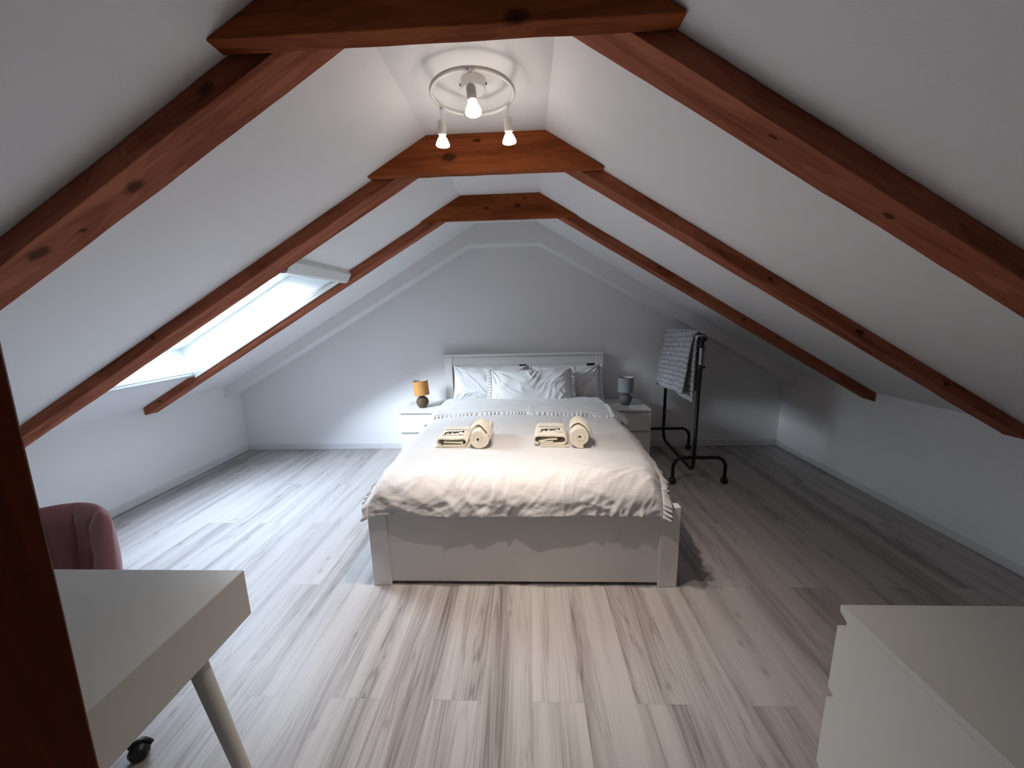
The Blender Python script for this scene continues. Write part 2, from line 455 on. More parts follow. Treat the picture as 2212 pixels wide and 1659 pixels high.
def tag(o, label, cat, group=None):
    o['label'] = label; o['category'] = cat
    if group: o['group'] = group
    return o
def thing(name, label, cat, loc=(0, 0, 0), rotz=0, group=None):
    o = bpy.data.objects.new(name, None); COL.objects.link(o)
    o.location = loc; o.rotation_euler = (0, 0, rotz); o.empty_display_size = 0.1
    return tag(o, label, cat, group)
def struct(name, b, mat, **k):
    o = link(name, b, mat, **k); o['kind'] = 'structure'; return o
def copy_tree(o, parent=None):
    c = o.copy(); COL.objects.link(c); c.parent = parent
    for ch in [x for x in bpy.data.objects if x.parent == o]:
        copy_tree(ch, c)
    return c

# ------------------------------------------------------------------ the room
XL, XR, YB, YF = -3.227, 2.678, 4.012, -2.6
T_ = 0.12
b = B(); b.box(XL - T_, XR + T_, YF - T_, YB + T_, -0.10, 0.0)
struct('floor', b, M['floor'])
b = B(); b.box(XL - T_, XL, YF, YB, 0, zl(XL)); struct('wall_left', b, M['wall'])
b = B(); b.box(XR, XR + T_, YF, YB, 0, zr(XR)); struct('wall_right', b, M['wall'])
sec = [(XL - T_, 0), (XR + T_, 0), (XR + T_, zr(XR)), (XR, zr(XR)), (CX1, CZ), (CX0, CZ), (XL, zl(XL)), (XL - T_, zl(XL))]
b = B(); b.prism(sec, lambda p, q, t: (p, t, q), YB, YB + T_); struct('wall_back', b, M['wall'])
b = B(); b.prism(sec, lambda p, q, t: (p, t, q), YF - T_, YF); struct('wall_front', b, M['wall'])
# ceiling: flat strip and both slopes, with the roof window opening
b = B()
vz = 0.0
def slab(poly):
    b.add(poly, [list(range(len(poly)))])
xs = [XL, RX0, RX1, CX0]; ys = [YF, RY0, RY1, YB]
for i in range(3):
    for j in range(3):
        if i == 1 and j == 1: continue
        slab([(xs[i], ys[j], zl(xs[i])), (xs[i + 1], ys[j], zl(xs[i + 1])), (xs[i + 1], ys[j + 1], zl(xs[i + 1])), (xs[i], ys[j + 1], zl(xs[i]))])
slab([(CX0, YF, CZ), (CX1, YF, CZ), (CX1, YB, CZ), (CX0, YB, CZ)])
slab([(CX1, YF, CZ), (XR, YF, zr(XR)), (XR, YB, zr(XR)), (CX1, YB, CZ)])
struct('ceiling', b, M['wall'])
# plastered rafter pair boxed in against the gable
def ztopL(x): return zl(x)
YT = 3.80
outer = [(XL, zl(XL)), (CX0, CZ), (CX1, CZ), (XR, zr(XR))]
inner = [(XL, zl(XL) - 0.115), (-0.560, 2.130), (0.132, 2.130), (XR, zr(XR) - 0.105)]
b = B()
for a in range(3):
    poly = [outer[a], outer[a + 1], inner[a + 1], inner[a]]
    b.prism(poly, lambda p, q, t: (p, t, q), YT, YB)
struct('trim_1', b, M['wall'])
# skirting boards
b = B(); b.box(XL, XL + 0.012, YF, YB, 0, 0.066); struct('baseboard_left', b, M['skirting'], bevel=0.003)
b = B(); b.box(XR - 0.012, XR, YF, YB, 0, 0.05); struct('baseboard_right', b, M['skirting'], bevel=0.003)
b = B(); b.box(XL + 0.012, XR - 0.012, YB - 0.012, YB, 0, 0.066); struct('baseboard_back', b, M['skirting'], bevel=0.003)

# ------------------------------------------------------------------ roof window
win = bpy.data.objects.new('window_1', None); COL.objects.link(win); win['kind'] = 'structure'
win.location = ((RX0 + RX1) / 2, (RY0 + RY1) / 2, zl((RX0 + RX1) / 2))
DV = 0.27          # how far above the plaster the sash sits (vertical)
GX0, GX1 = -2.80, -1.80
lo0 = (RX0, zl(RX0)); lo1 = (GX0, zl(GX0) + DV)
hi0 = (RX1, zl(RX1)); hi1 = (GX1, zl(GX1) + DV)
b = B()
t = 0.015
b.prism([lo0, lo1, (lo1[0] - t, lo1[1]), (lo0[0] - t, lo0[1])], lambda p, q, s_: (p, s_, q), RY0, RY1)       # lower reveal
b.prism([hi0, hi1, (hi1[0], hi1[1] + t), (hi0[0], hi0[1] + t)], lambda p, q, s_: (p, s_, q), RY0, RY1)       # upper reveal
side = [lo0, hi0, hi1, lo1]
b.prism(side, lambda p, q, s_: (p, s_, q), RY0 - t, RY0)
b.prism(side, lambda p, q, s_: (p, s_, q), RY1, RY1 + t)
link('reveal_lining', b, M['frame_white'], win)
# sash frame
b = B()
def onslope(x, dz): return (x, zl(x) + dz)
fr = 0.055
def bar(xa, xb, ya, yb, d0=DV - 0.035, d1=DV + 0.02):
    poly = [(xa, zl(xa) + d0), (xb, zl(xb) + d0), (xb, zl(xb) + d1), (xa, zl(xa) + d1)]
    b.prism(poly, lambda p, q, s_: (p, s_, q), ya, yb)
bar(GX0, GX0 + fr, RY0, RY1); bar(GX1 - fr, GX1, RY0, RY1)
bar(GX0 + fr, GX1 - fr, RY0, RY0 + fr * .8); bar(GX0 + fr, GX1 - fr, RY1 - fr * .8, RY1)
link('sash_frame', b, M['frame_white'], win, bevel=0.004)
b = B(); bar(GX0 + fr, GX1 - fr, RY0 + fr * .8, RY1 - fr * .8, DV, DV + 0.006)
link('pane', b, M['glass'], win)
# thin inner casing round the opening, just proud of the plaster
b = B()
def bar2(xa, xb, ya, yb, d0, d1):
    poly = [(xa, zl(xa) + d0), (xb, zl(xb) + d0), (xb, zl(xb) + d1), (xa, zl(xa) + d1)]
    b.prism(poly, lambda p, q, s_: (p, s_, q), ya, yb)
bar2(RX0 - 0.03, RX0 + 0.004, RY0 - .02, RY1 + 0.019, -0.018, 0.0)
bar2(RX0 + 0.004, RX1, RY1 - 0.002, RY1 + 0.019, -0.042, 0.0)
bar2(RX0 + 0.004, RX1, RY0 - 0.02, RY0 + 0.004, -0.014, 0.0)
# guide rails inside the casing
bar2(RX0 + 0.004, RX1, RY1 - 0.024, RY1 - 0.012, -0.006, 0.01)
bar2(RX0 + 0.012, RX0 + 0.024, RY0, RY1 - 0.024, -0.006, 0.01)
link('casing', b, M['frame_white'], win, bevel=0.002)
# blind cassette across the top, rounded lower nose
b = B()
ux = Vector((cos(ang_l), 0, sin(ang_l))); nn_ = Vector((sin(ang_l), 0, -cos(ang_l)))   # along slope up, and into the room
base = Vector((-1.432, 0, zl(-1.432)))
prof = [(0.095, 0.0), (0.088, 0.034), (0.034, 0.064), (0.016, 0.064), (-0.004, 0.052), (-0.014, 0.030), (-0.014, 0.0)]
b.prism(prof, lambda p, q, s_: tuple(base + ux * p + nn_ * q + Vector((0, s_, 0))), RY0 - 0.02, RY1 + 0.019)
cs = link('blind_cassette', b, M['frame_white'], win, bevel=0.002)
b = B()
e0 = base + ux * -0.02 + nn_ * 0.012
b.tube([e0 + Vector((0, RY0 + .03, 0)), e0 + Vector((0, RY1 - .03, 0))], 0.010, 10)
link('blind_pull_bar', b, M['frame_white'], cs, smooth=True)

# ------------------------------------------------------------------ roof timbers
def collar(y0, y1, label, seed, knots):
    t_ = B()
    pts = [(-0.775, 2.150), (0.383, 2.150), (CX1, CZ), (CX0, CZ)]
    cxm = -0.184
    # a subdivided outline so that edges are slightly uneven like sawn timber
    out = []
    for a in range(4):
        p, q = pts[a], pts[(a + 1) % 4]
        n = 24 if a in (0, 2) else 10
        for k in range(n):
            f = k / n
            x = p[0] + (q[0] - p[0]) * f; z = p[1] + (q[1] - p[1]) * f
            if a == 0 and 0 < k: z += 0.0022 * noise.noise(Vector((x * 9, seed, 0)))
            out.append((x, z))
    t_.prism(out, lambda p, q, s_: (p, s_, q), y0, y1)
    o = link('collar_beam', t_, wood_mat('stained_pine_collar', seed, light=(0.37, 0.105, 0.036), dark=(0.17, 0.042, 0.014), knots=knots), None, bevel=0.004)
    # give the object an origin on the beam
    c = Vector((cxm, (y0 + y1) / 2, 2.24))
    o.data.transform(Matrix.Translation(-c)); o.location = c
    return tag(o, label, 'beam', 'dark stained collar beams under the flat ceiling')
collar(1.030, 1.090, 'nearest dark brown collar beam, cut off by the top of the picture', 1.3, [(0.17, -.03, -0.075, .018)])
collar(1.978, 2.028, 'middle dark brown collar beam, just behind the three spot lamp', 2.9, [(-0.18, -.025, -0.02, .020), (-.04, -.025, .05, .010)])
collar(2.927, 2.965, 'farthest dark brown collar beam, smallest of the three and nearest the bed wall', 4.6, [(-.10, -.02, -.01, .012), (.13, -.02, 0.0, .013), (.18, -.02, .05, .008)])

def rafter(side, y0, y1, label, seed, knots, dep=0.068, xend=None):
    if side == 'L':
        xa, xb, zf, a_ = XL, CX0, zl, -ang_l
        loc = Vector((XL, (y0 + y1) / 2, zl(XL))); ang = ang_l; sg = 1
    else:
        xa, xb, zf = XR, CX1, zr
        loc = Vector((XR, (y0 + y1) / 2, zr(XR))); ang = math.atan(SL_R); sg = -1
    Lx = abs(xb - xa); n = 60
    t_ = B()
    R_ = Matrix.Rotation(-ang if sg > 0 else ang, 4, 'Y')
    inv = R_.inverted()
    rows = []
    for i in range(n + 1):
        f = i / n; x = xa + (xb - xa) * f
        wob = lambda s_: 0.0030 * noise.noise(Vector((x * 3.2, seed * 5 + s_, 0.3))) + 0.0015 * noise.noise(Vector((x * 11, seed + s_, 2)))
        ring = [(x, y0 + (wob(1) if i else 0), zf(x) - 0.0005), (x, y0 + wob(2), zf(x) - dep + wob(3)),
                (x, y1 + wob(4), zf(x) - dep + wob(5)), (x, y1, zf(x) - 0.0005)]
        rows.append([inv @ (Vector(r) - loc) for r in ring])
    vs = [v for r in rows for v in r]; fs = []
    for i in range(n):
        for k in range(4):
            l = (k + 1) % 4; fs.append([i * 4 + k, i * 4 + l, (i + 1) * 4 + l, (i + 1) * 4 + k])
    fs.append([0, 1, 2, 3]); fs.append([n * 4 + k for k in (3, 2, 1, 0)])
    t_.add(vs, fs)
    o = link('rafter', t_, wood_mat('stained_pine_rafter', seed, knots=knots), None, bevel=0.003)
    o.location = loc; o.rotation_euler = (0, -ang if sg > 0 else ang, 0)
    return tag(o, label, 'beam', 'dark stained rafters on the roof slopes')
# knots: local x runs along the slope from the knee wall, y across, z below the slope
rafter('L', 1.095, 1.225, 'nearest left rafter, thickest in view with knots on its reddish underside', 11, [(2.35, .0, -.06, .022), (2.72, -.062, -.03, .016), (1.98, -.02, -.06, .022), (2.12, .01, -.06, .008), (1.72, -.005, -.06, .022)])
rafter('L', 2.035, 2.175, 'middle left rafter running down in front of the roof window', 12, [(1.3, -.07, -.02, .010), (2.6, -.06, -.03, .010)])
rafter('L', 2.950, 3.065, 'farthest left rafter, its cut end showing low on the white wall left of the bed', 13, [(.16, -.055, -.03, .012), (1.4, -.06, -.02, .008)])
rafter('R', 1.095, 1.225, 'nearest right rafter, thickest in view and very dark towards the picture edge', 21, [(-1.9, .0, -.06, .010), (-2.3, -.02, -.06, .006)])
rafter('R', 2.035, 2.155, 'middle right rafter, ending low at the right edge of the picture', 22, [(-1.1, -.06, -.03, .012), (-.55, -.06, -.03, .010), (-1.65, -.06, -.03, .008)])
rafter('R', 2.950, 3.065, 'farthest right rafter, its cut end showing on the white wall above the bare floor', 23, [(-1.95, -.055, -.02, .012), (-1.2, -.055, -.03, .012), (-.9, -.05, -.02, .01)])

# post in the left foreground
PX1, PY1 = -0.570, 0.375
b = B()
pw, pd, ch = 0.15, 0.15, 0.005
px0, py0 = PX1 - pw, PY1 - pd
outl = [(px0, py0), (PX1 - ch, py0), (PX1, py0 + ch), (PX1, PY1 - ch), (PX1 - ch, PY1), (px0 + ch, PY1), (px0, PY1 - ch)]
zt = zl(px0)
vs = []
n = 30
for i in range(n + 1):
    for (x, y) in outl:
        z = i / n * (zl(x) + 0.020)
        wv = 0.0012 * noise.noise(Vector((x * 20, y * 20, z * 4)))
        vs.append((z, x - (px0 + PX1) / 2 + wv + 0.044 * (z - 0.9), y - (py0 + PY1) / 2 + wv))
k = len(outl)
fs = [[i * k + a, i * k + (a + 1) % k, (i + 1) * k + (a + 1) % k, (i + 1) * k + a] for i in range(n) for a in range(k)]
fs += [list(range(k)), [n * k + a for a in range(k)][::-1]]
b.add(vs, fs)
o = link('timber_post', b, wood_mat('stained_pine_post', 31, light=(0.13, 0.030, 0.010), dark=(0.07, 0.015, 0.005), knots=[(0.86, .075, 0.02, .020)]))
o.rotation_euler = Matrix(((0, 1, 0), (0, 0, 1), (1, 0, 0))).to_euler()   # local x -> world z
o.location = ((px0 + PX1) / 2, (py0 + PY1) / 2, 0)
tag(o, 'very dark brown upright timber post in the left foreground beside the desk', 'post')

# ------------------------------------------------------------------ ceiling lamp
LC = Vector((-0.184, 1.534, 0)); CNY = 1.566
lamp = thing('ceiling_lamp', 'white ring shaped ceiling lamp with three lit spot bulbs', 'ceiling lamp', (LC.x, LC.y, CZ))
ZR_ = 2.262
b = B(); b.lathe([(0.046, CZ), (0.046, CZ - 0.030), (0.043, CZ - 0.034), (0.0, CZ - 0.034)], (LC.x, CNY, 0), 40)
can = link('canopy', b, M['lamp_white'], lamp, smooth=True)
for s_ in (-1, 1):
    b = B(); b.tube([(LC.x + s_ * 0.044, CNY - .004, CZ - 0.016), (LC.x + s_ * 0.050, CNY - .004, CZ - 0.016)], 0.004, 10)
    link('screw', b, M['black_plastic'], can, smooth=True)
b = B()
pts = []
a0 = radians(112)
for i in range(96):
    f = i / 95
    a = a0 + f * radians(360 - 17)
    pts.append((LC.x + 0.148 * cos(a), LC.y + 0.146 * sin(a), ZR_))
# the tail turns inward and runs up into the canopy
q = pts[-1]
for i in range(1, 16):
    f = i / 15
    a = a0 + radians(343 + 10 * sin(f * pi / 2))
    r_ = 0.147 * (1 - f) + 0.0
    pts.append((LC.x + r_ * cos(a), LC.y + (CNY - LC.y) * f + r_ * sin(a), ZR_ + (CZ - 0.030 - ZR_) * f ** 1.5))
b.tube(pts, 0.0074, 12)
link('ring', b, M['lamp_white'], lamp, smooth='full')
def spot(x, y, tilt_x, tilt_y, drop=0.0, s=1.0):
    h = bpy.data.objects.new('spot_head', None); COL.objects.link(h); h.parent = lamp
    h.location = (x - LC.x, y - LC.y, ZR_ - CZ)
    b = B()
    b.tube([(0, 0, 0.0), (0, 0, -0.014)], 0.0062, 12)
    b.tube([(0, 0, -0.012), (0, 0, -0.052 - drop)], 0.0046, 12)
    link('stem', b, M['chrome'], h, smooth=True, local=True)
    ax = (Matrix.Rotation(tilt_y, 3, 'Y') @ Matrix.Rotation(tilt_x, 3, 'X'))
    c = Vector((0, 0, -0.046 - drop))
    b = B(); b.lathe([(0.0, 0.0), (0.013, -0.001), (0.0160, -0.006), (0.0160, -0.048), (0.013, -0.050)], c, 28, ax)
    link('socket', b, M['lamp_white'], h, smooth=True, local=True)
    b = B(); b.lathe([(0.0125, -0.046), (0.0125, -0.053), (0.0150, -0.058)], c, 28, ax)
    link('bulb_neck', b, M['bulb_neck'], h, smooth=True, local=True)
    b = B()
    b.lathe([(0.0150, -0.057), (0.0195, -0.065), (0.0245, -0.075), (0.0268, -0.082), (0.0262, -0.086)], c, 28, ax)
    b.cur = 1
    b.lathe([(0.0262, -0.086), (0.022, -0.0895), (0.012, -0.092), (0.0, -0.093)], c, 28, ax)
    link('bulb', b, [M['bulb_side'], M['bulb_face']], h, smooth=True, local=True)
    li = bpy.data.lights.new('spot_bulb_light', 'SPOT')
    li.energy = LAMP_W * s; li.color = LAMP_COL; li.spot_size = radians(88); li.spot_blend = 1.0
    li.shadow_soft_size = 0.012
    lo = bpy.data.objects.new('spot_bulb_light', li); COL.objects.link(lo); lo.parent = h
    lo.matrix_local = Matrix.Translation(c + ax @ Vector((0, 0, -0.100))) @ ax.to_4x4()
    return h
spot(-0.172, 1.388, radians(-5), radians(-5), drop=0.004)
spot(-0.318, 1.612, radians(12), radians(2))
spot(-0.062, 1.610, radians(12), radians(-3))

# ------------------------------------------------------------------ bed
BX0, BX1 = -0.878, 0.782
bed = thing('bed', 'wide white painted bed frame with panelled headboard and tall footboard', 'bed', (-0.048, 2.9, 0))
def boxpart(name, parent, x0, x1, y0, y1, z0, z1, mat='furniture', bev=0.003, label=None):
    b = B(); b.box(x0, x1, y0, y1, z0, z1)
    o = link(name, b, M[mat], parent, bevel=bev)
    if label: o['label'] = label
    return o
boxpart('footboard', bed, BX0 + 0.098, BX1 - 0.098, 1.842, 1.872, 0.020, 0.462)
boxpart('foot_post', bed, BX0, BX0 + 0.10, 1.831, 1.881, 0.0, 0.468, bev=0.004)
boxpart('foot_post', bed, BX1 - 0.10, BX1, 1.831, 1.881, 0.0, 0.468, bev=0.004)
boxpart('side_rail', bed, BX0 + 0.012, BX0 + 0.035, 1.88, 3.905, 0.30, 0.40)
boxpart('side_rail', bed, BX1 - 0.035, BX1 - 0.012, 1.88, 3.905, 0.30, 0.40)
for (xa, xb) in ((BX0 + 0.005, BX0 + 0.022), (BX1 - 0.022, BX1 - 0.005)):
    for (ya, yb) in ((1.885, 2.83), (2.835, 3.78)):
        boxpart('drawer', bed, xa, xb, ya, yb, 0.03, 0.295)
boxpart('slatted_base', bed, BX0 + 0.036, BX1 - 0.036, 1.90, 3.89, 0.27, 0.298)
# headboard
hb = boxpart('headboard_rail', bed, BX0 + 0.082, BX1 - 0.082, 3.908, 3.930, 0.945, 1.038)
boxpart('headboard_post', bed, BX0 + 0.004, BX0 + 0.084, 3.900, 3.950, 0.0, 1.036)
boxpart('headboard_post', bed, BX1 - 0.084, BX1 - 0.004, 3.900, 3.950, 0.0, 1.036)
boxpart('headboard_cap', bed, BX0 - 0.004, BX1 + 0.004, 3.885, 3.962, 1.037, 1.061, bev=0.004)
boxpart('headboard_panel', bed, -0.722, -0.088, 3.912, 3.930, 0.30, 0.944)
boxpart('headboard_panel', bed, -0.014, 0.612, 3.912, 3.930, 0.30, 0.944)
boxpart('headboard_back_shade', bed, BX0 + 0.082, BX1 - 0.082, 3.955, 3.965, 0.30, 1.03, mat='slot_shade')  # dark sheet standing in for the shade seen through the headboard slots

# mattress
b = B(); b.box(-0.838, 0.742, 1.89, 3.895, 0.30, 0.545)
mat_o = link('mattress', b, M['mattress'], None, bevel=0.03)
tag(mat_o, 'white mattress hidden under the duvet on the bed frame', 'mattress')

# ---- duvet
DXC = -0.055
def hwL(Y): return 0.835
def edgeR(Y):   # x of right hem
    if Y < 1.8: return 0.672
    if Y < 2.05: return 0.672 + (Y - 1.8) / .25 * 0.068
    return min(0.765, 0.74 + (Y - 2.05) * 0.05)
def ridge(x, y, ang, fa, fc, seed):
    u = x * cos(ang) + y * sin(ang); v = -x * sin(ang) + y * cos(ang)
    n = noise.noise(Vector((u * fa, v * fc, seed)))
    return (1 - abs(n) * 2.2)
def crease(x, y, ang, fa, fc, seed, sharp=9.0):
    """thin pressed folds: narrow ridges along the zero lines of a stretched noise"""
    u = x * cos(ang) + y * sin(ang); v = -x * sin(ang) + y * cos(ang)
    n = noise.noise(Vector((u * fa, v * fc, seed)))
    m_ = max(0.0, noise.noise(Vector((u * fa * 1.3 + 5, v * fc * .4, seed + 40))) + 0.25)
    return exp(-(n * sharp) ** 2) * m_
def wrinkle(x, y):
    foot = 1 / (1 + exp((y - 2.06) / 0.07))
    mid = 0.18 + 0.82 * foot
    right = 1 / (1 + exp(-(x - 0.1) / 0.25))
    wx = x + 0.05 * noise.noise(Vector((x * 3, y * 3, 9))); wy = y + 0.05 * noise.noise(Vector((x * 3, y * 3, 17)))
    a = ridge(wx, wy, radians(48), 1.6, 6.5, 3.0)
    bb = ridge(wx, wy, radians(-42), 1.9, 7.0, 8.0)
    c = ridge(wx, wy, radians(20), 5, 15, 5.0)
    h = a * (0.35 + 0.65 * right) + bb * (1 - 0.75 * right) + 0.35 * c
    big = noise.noise(Vector((x * 1.6, y * 2.0, 4)))
    fine = noise.noise(Vector((x * 22, y * 22, 2)))
    h2 = ridge(wx, wy, radians(35), 9, 26, 12.0)
    h3 = ridge(wx, wy, radians(55 if x > -0.4 else -35), 4, 34, 15.0)
    a_ = radians(50) if x > -0.45 else radians(-30)
    a_ += 0.35 * noise.noise(Vector((x * 1.5, y * 1.5, 60)))
    cr = crease(wx, wy, a_, 2.2, 7, 31) * 0.010 + crease(wx, wy, a_ + 0.5, 3, 12, 33) * 0.006 + crease(wx, wy, radians(-15), 3, 11, 37) * 0.004 + crease(wx, wy, radians(80), 4, 14, 39) * 0.003
    cr *= 0.35 + 1.0 * foot
    return 1.25 * cr + mid * 0.0085 * h + 0.010 * big + 0.0008 * fine * mid + 0.0020 * h2 * mid + 0.0014 * h3 * (0.3 + mid)
DT = 0.612      # duvet top height
Y_HEAD = 3.60
R1 = 0.115
def drop(s, R, ang_max):
    """arc length s past the start of the bend -> (out, down)"""
    if s <= 0: return s, 0.0
    th = s / R
    if th < ang_max: return R * sin(th), R * (1 - cos(th))
    o_, d_ = R * sin(ang_max), R * (1 - cos(ang_max))
    r = s - R * ang_max
    return o_ + r * cos(ang_max), d_ + r * sin(ang_max)
YFOOT_B = 1.935   # bend begins
def duvet_pt(u, v, thick=0.0):
    # v: 0 foot hem .. 1 head ; u: 0 left .. 1 right
    tot = R1 * radians(86) + 0.085
    t = -tot + v * (tot + (Y_HEAD - YFOOT_B))
    oy, dz_y = drop(-t, R1, radians(86)) if t < 0 else (-t, 0)
    Y = YFOOT_B - oy if t < 0 else YFOOT_B + t
    xl = -0.868 + 0.01 * noise.noise(Vector((Y * 5, 3, 1))) ; xr = edgeR(Y) + 0.01 * noise.noise(Vector((Y * 5, 7, 1)))
    if t < 0: xl = -0.868 + 0.012 * (-t) / tot; 
    # arc across
    R2 = 0.085; tail = 0.030 + (0.05 * max(0, 1 - (Y - 1.8) / 0.35) if Y < 2.15 else 0)
    amax = radians(58)
    _, dhem = drop(R2 * amax + tail, R2, amax); ohem, _ = drop(R2 * amax + tail, R2, amax)
    bl = xl + ohem; br = xr - ohem
    s_tot = (br - bl) + 2 * (R2 * amax + tail)
    s = u * s_tot - (R2 * amax + tail)
    if s < 0:
        o_, dz_x = drop(-s, R2, amax); X = bl - o_
    elif s > br - bl:
        o_, dz_x = drop(s - (br - bl), R2, amax); X = br + o_
    else:
        X = bl + s; dz_x = 0
    dz = (dz_x ** 2.6 + dz_y ** 2.6) ** (1 / 2.6) if dz_x + dz_y > 0 else 0
    crown = 0.014 * (1 - ((X - DXC) / 0.82) ** 2)
    sag = 0.0
    wz = wrinkle(X, Y if t >= 0 else YFOOT_B + t)
    # normal direction roughly
    fy = min(1, dz_y / R1) if t < 0 else 0
    z = DT + crown - dz + wz * (1 - 0.85 * fy) * (1 if t >= 0 else 1 - 0.6 * (-t / tot))
    Yo = Y - wz * 1.25 * fy
    # uneven foot hem
    if t < 0:
        k = (-t / tot)
        z += k * k * (0.008 * noise.noise(Vector((X * 2.2, 5, 0))) + 0.018 * ((X + 0.05) / 0.8) ** 2 + 0.003 * noise.noise(Vector((X * 9, 1, 0))))
    # slope to the pillows
    return Vector((X, Yo, z))
duv_o = thing('duvet', 'crumpled white cotton duvet with ruffled edges spread over the bed', 'duvet', (-0.05, 2.7, 0.56))
b = B(); b.grid(lambda u, v: duvet_pt(u, v), 230, 260)
dv = link('cover', b, M['duvet'], duv_o, smooth='full')
md = dv.modifiers.new('thickness', 'SOLIDIFY'); md.thickness = 0.012; md.offset = -1

def ruffle(b, path, outs, nrms, width, seed, amp=0.011, wl=0.032, rows=5):
    """gathered frill along a path"""
    n = len(path); L_ = 0; ph = 0; cols = []
    for i in range(n):
        if i: L_ += (path[i] - path[i - 1]).length
        ph = L_ / wl * 2 * pi + 7.0 * noise.noise(Vector((L_ * 6, seed, 0)))
        A = amp * (0.75 + 1.3 * noise.noise(Vector((L_ * 12, seed, 5))))
        Wd = width * (1 + 0.38 * noise.noise(Vector((L_ * 13, seed, 8))))
        side = (path[min(i + 1, n - 1)] - path[max(i - 1, 0)]).normalized()
        for j in range(rows + 1):
            f = j / rows
            g = f ** 0.8
            wv_ = 0.006 * noise.noise(Vector((L_ * 30, f * 3, seed)))
            cols.append(path[i] + nrms[i] * wv_ * f + outs[i] * Wd * f + nrms[i] * A * g * sin(ph) + side * 0.4 * A * g * cos(ph * 1.0 + 1) - nrms[i] * 0.010 * f * f)
    fs = []
    for i in range(n - 1):
        for j in range(rows):
            fs.append([i * (rows + 1) + j, (i + 1) * (rows + 1) + j, (i + 1) * (rows + 1) + j + 1, i * (rows + 1) + j + 1])
    b.add(cols, fs)
def resample(pts, step):
    out = [pts[0]]; acc = 0
    for i in range(1, len(pts)):
        a, c = pts[i - 1], pts[i]; d = (c - a).length; pos = step - acc
        while pos <= d:
            out.append(a.lerp(c, pos / d)); pos += step
        acc = (acc + d) % step if d else acc
    return out
for u_, sg, nm in ((0.0, -1, 'left'), (1.0, 1, 'right')):
    raw = [duvet_pt(u_, i / 200) for i in range(0, 201)]
    path = resample(raw, 0.0035)
    outs = []; nr = []
    for i, p in enumerate(path):
        tt = (path[min(i + 1, len(path) - 1)] - path[max(i - 1, 0)]).normalized()
        vert = abs(tt.z)
        o_ = Vector((sg * (0.86 - 0.1 * vert), -0.30 * vert, -0.50 + 0.2 * vert)).normalized()
        outs.append(o_); n_ = tt.cross(o_).normalized()
        if n_.z < 0: n_ = -n_
        if vert > 0.7 and n_.y > 0: n_ = -n_
        nr.append(n_)
    b = B(); ruffle(b, path, outs, nr, 0.048 if sg < 0 else 0.052, 3.3 * sg, amp=0.0085, wl=0.027)
    rf = link('ruffle', b, M['duvet'], duv_o, smooth='full')
    md = rf.modifiers.new('thickness', 'SOLIDIFY'); md.thickness = 0.0015
# turned-back top of the duvet
def fold_front(x):
    f = (x + 0.87) / 1.65
    return 3.035 + 0.085 * sin(pi * min(1, max(0, f * 1.15))) ** 0.7 * (1 if x < 0 else .85) + 0.015 * noise.noise(Vector((x * 4, 2, 2)))
FXL, FXR = -0.885, 0.790
def fold_pt(u, v):
    # v 0 = ruffled front hem, 1 = folded edge by the pillows
    X0 = FXL + (FXR - FXL) * u
    yf = fold_front(X0)
    Y = yf + (3.605 - yf) * v
    shr = 1 - 0.035 * v
    X = DXC + (X0 - DXC) * shr
    e = min(1, abs(X0 - DXC) / 0.82)
    dz = max(0, (e - 0.90) / 0.10) ** 1.6 * 0.075
    h = 0.020 + 0.026 * min(1, v * 7) ** 0.6 
    wz = 0.006 * ridge(X, Y, radians(12), 2, 9, 21) + 0.008 * noise.noise(Vector((X * 2.5, Y * 3, 30))) + 0.003 * ridge(X, Y, radians(-25), 6, 18, 22)
    back = max(0, (v - 0.88) / 0.12)
    z = DT + 0.014 * (1 - ((X - DXC) / 0.82) ** 2) + h - dz + wz - 0.045 * back ** 2
    if u > 0.93 and v < 0.35: z += 0.012
    return Vector((X, Y, z))
b = B(); b.grid(fold_pt, 200, 60)
fo = link('turned_back_edge', b, M['duvet'], duv_o, smooth='full')
md = fo.modifiers.new('thickness', 'SOLIDIFY'); md.thickness = 0.018; md.offset = -1
b = B()
path = resample([fold_pt(i / 200, 0) for i in range(201)], 0.0035)
outs = [Vector((0, -0.90, -0.42)).normalized() for _ in path]
for i, p in enumerate(path):
    k = abs(p.x - DXC) / 0.82
    if k > 0.93: outs[i] = Vector((0.7 * (1 if p.x > 0 else -1) * (k - .93) / .07, -0.7, -0.35)).normalized()
ruffle(b, path, outs, [Vector((0, -0.2, 1)).normalized()] * len(path), 0.042, 9.1, amp=0.010, wl=0.036)
rf = link('ruffle', b, M['duvet'], fo, smooth='full')
md = rf.modifiers.new('thickness', 'SOLIDIFY'); md.thickness = 0.0015
b = B()
path = resample([fold_pt(1, i / 60) for i in range(61)], 0.0035)
ruffle(b, path, [Vector((0.9, 0, -0.35)).normalized()] * len(path), [Vector((0.3, 0, 1)).normalized()] * len(path), 0.045, 15.1, amp=0.012, wl=0.04)
rf = link('ruffle', b, M['duvet'], fo, smooth='full')
md = rf.modifiers.new('thickness', 'SOLIDIFY'); md.thickness = 0.0015

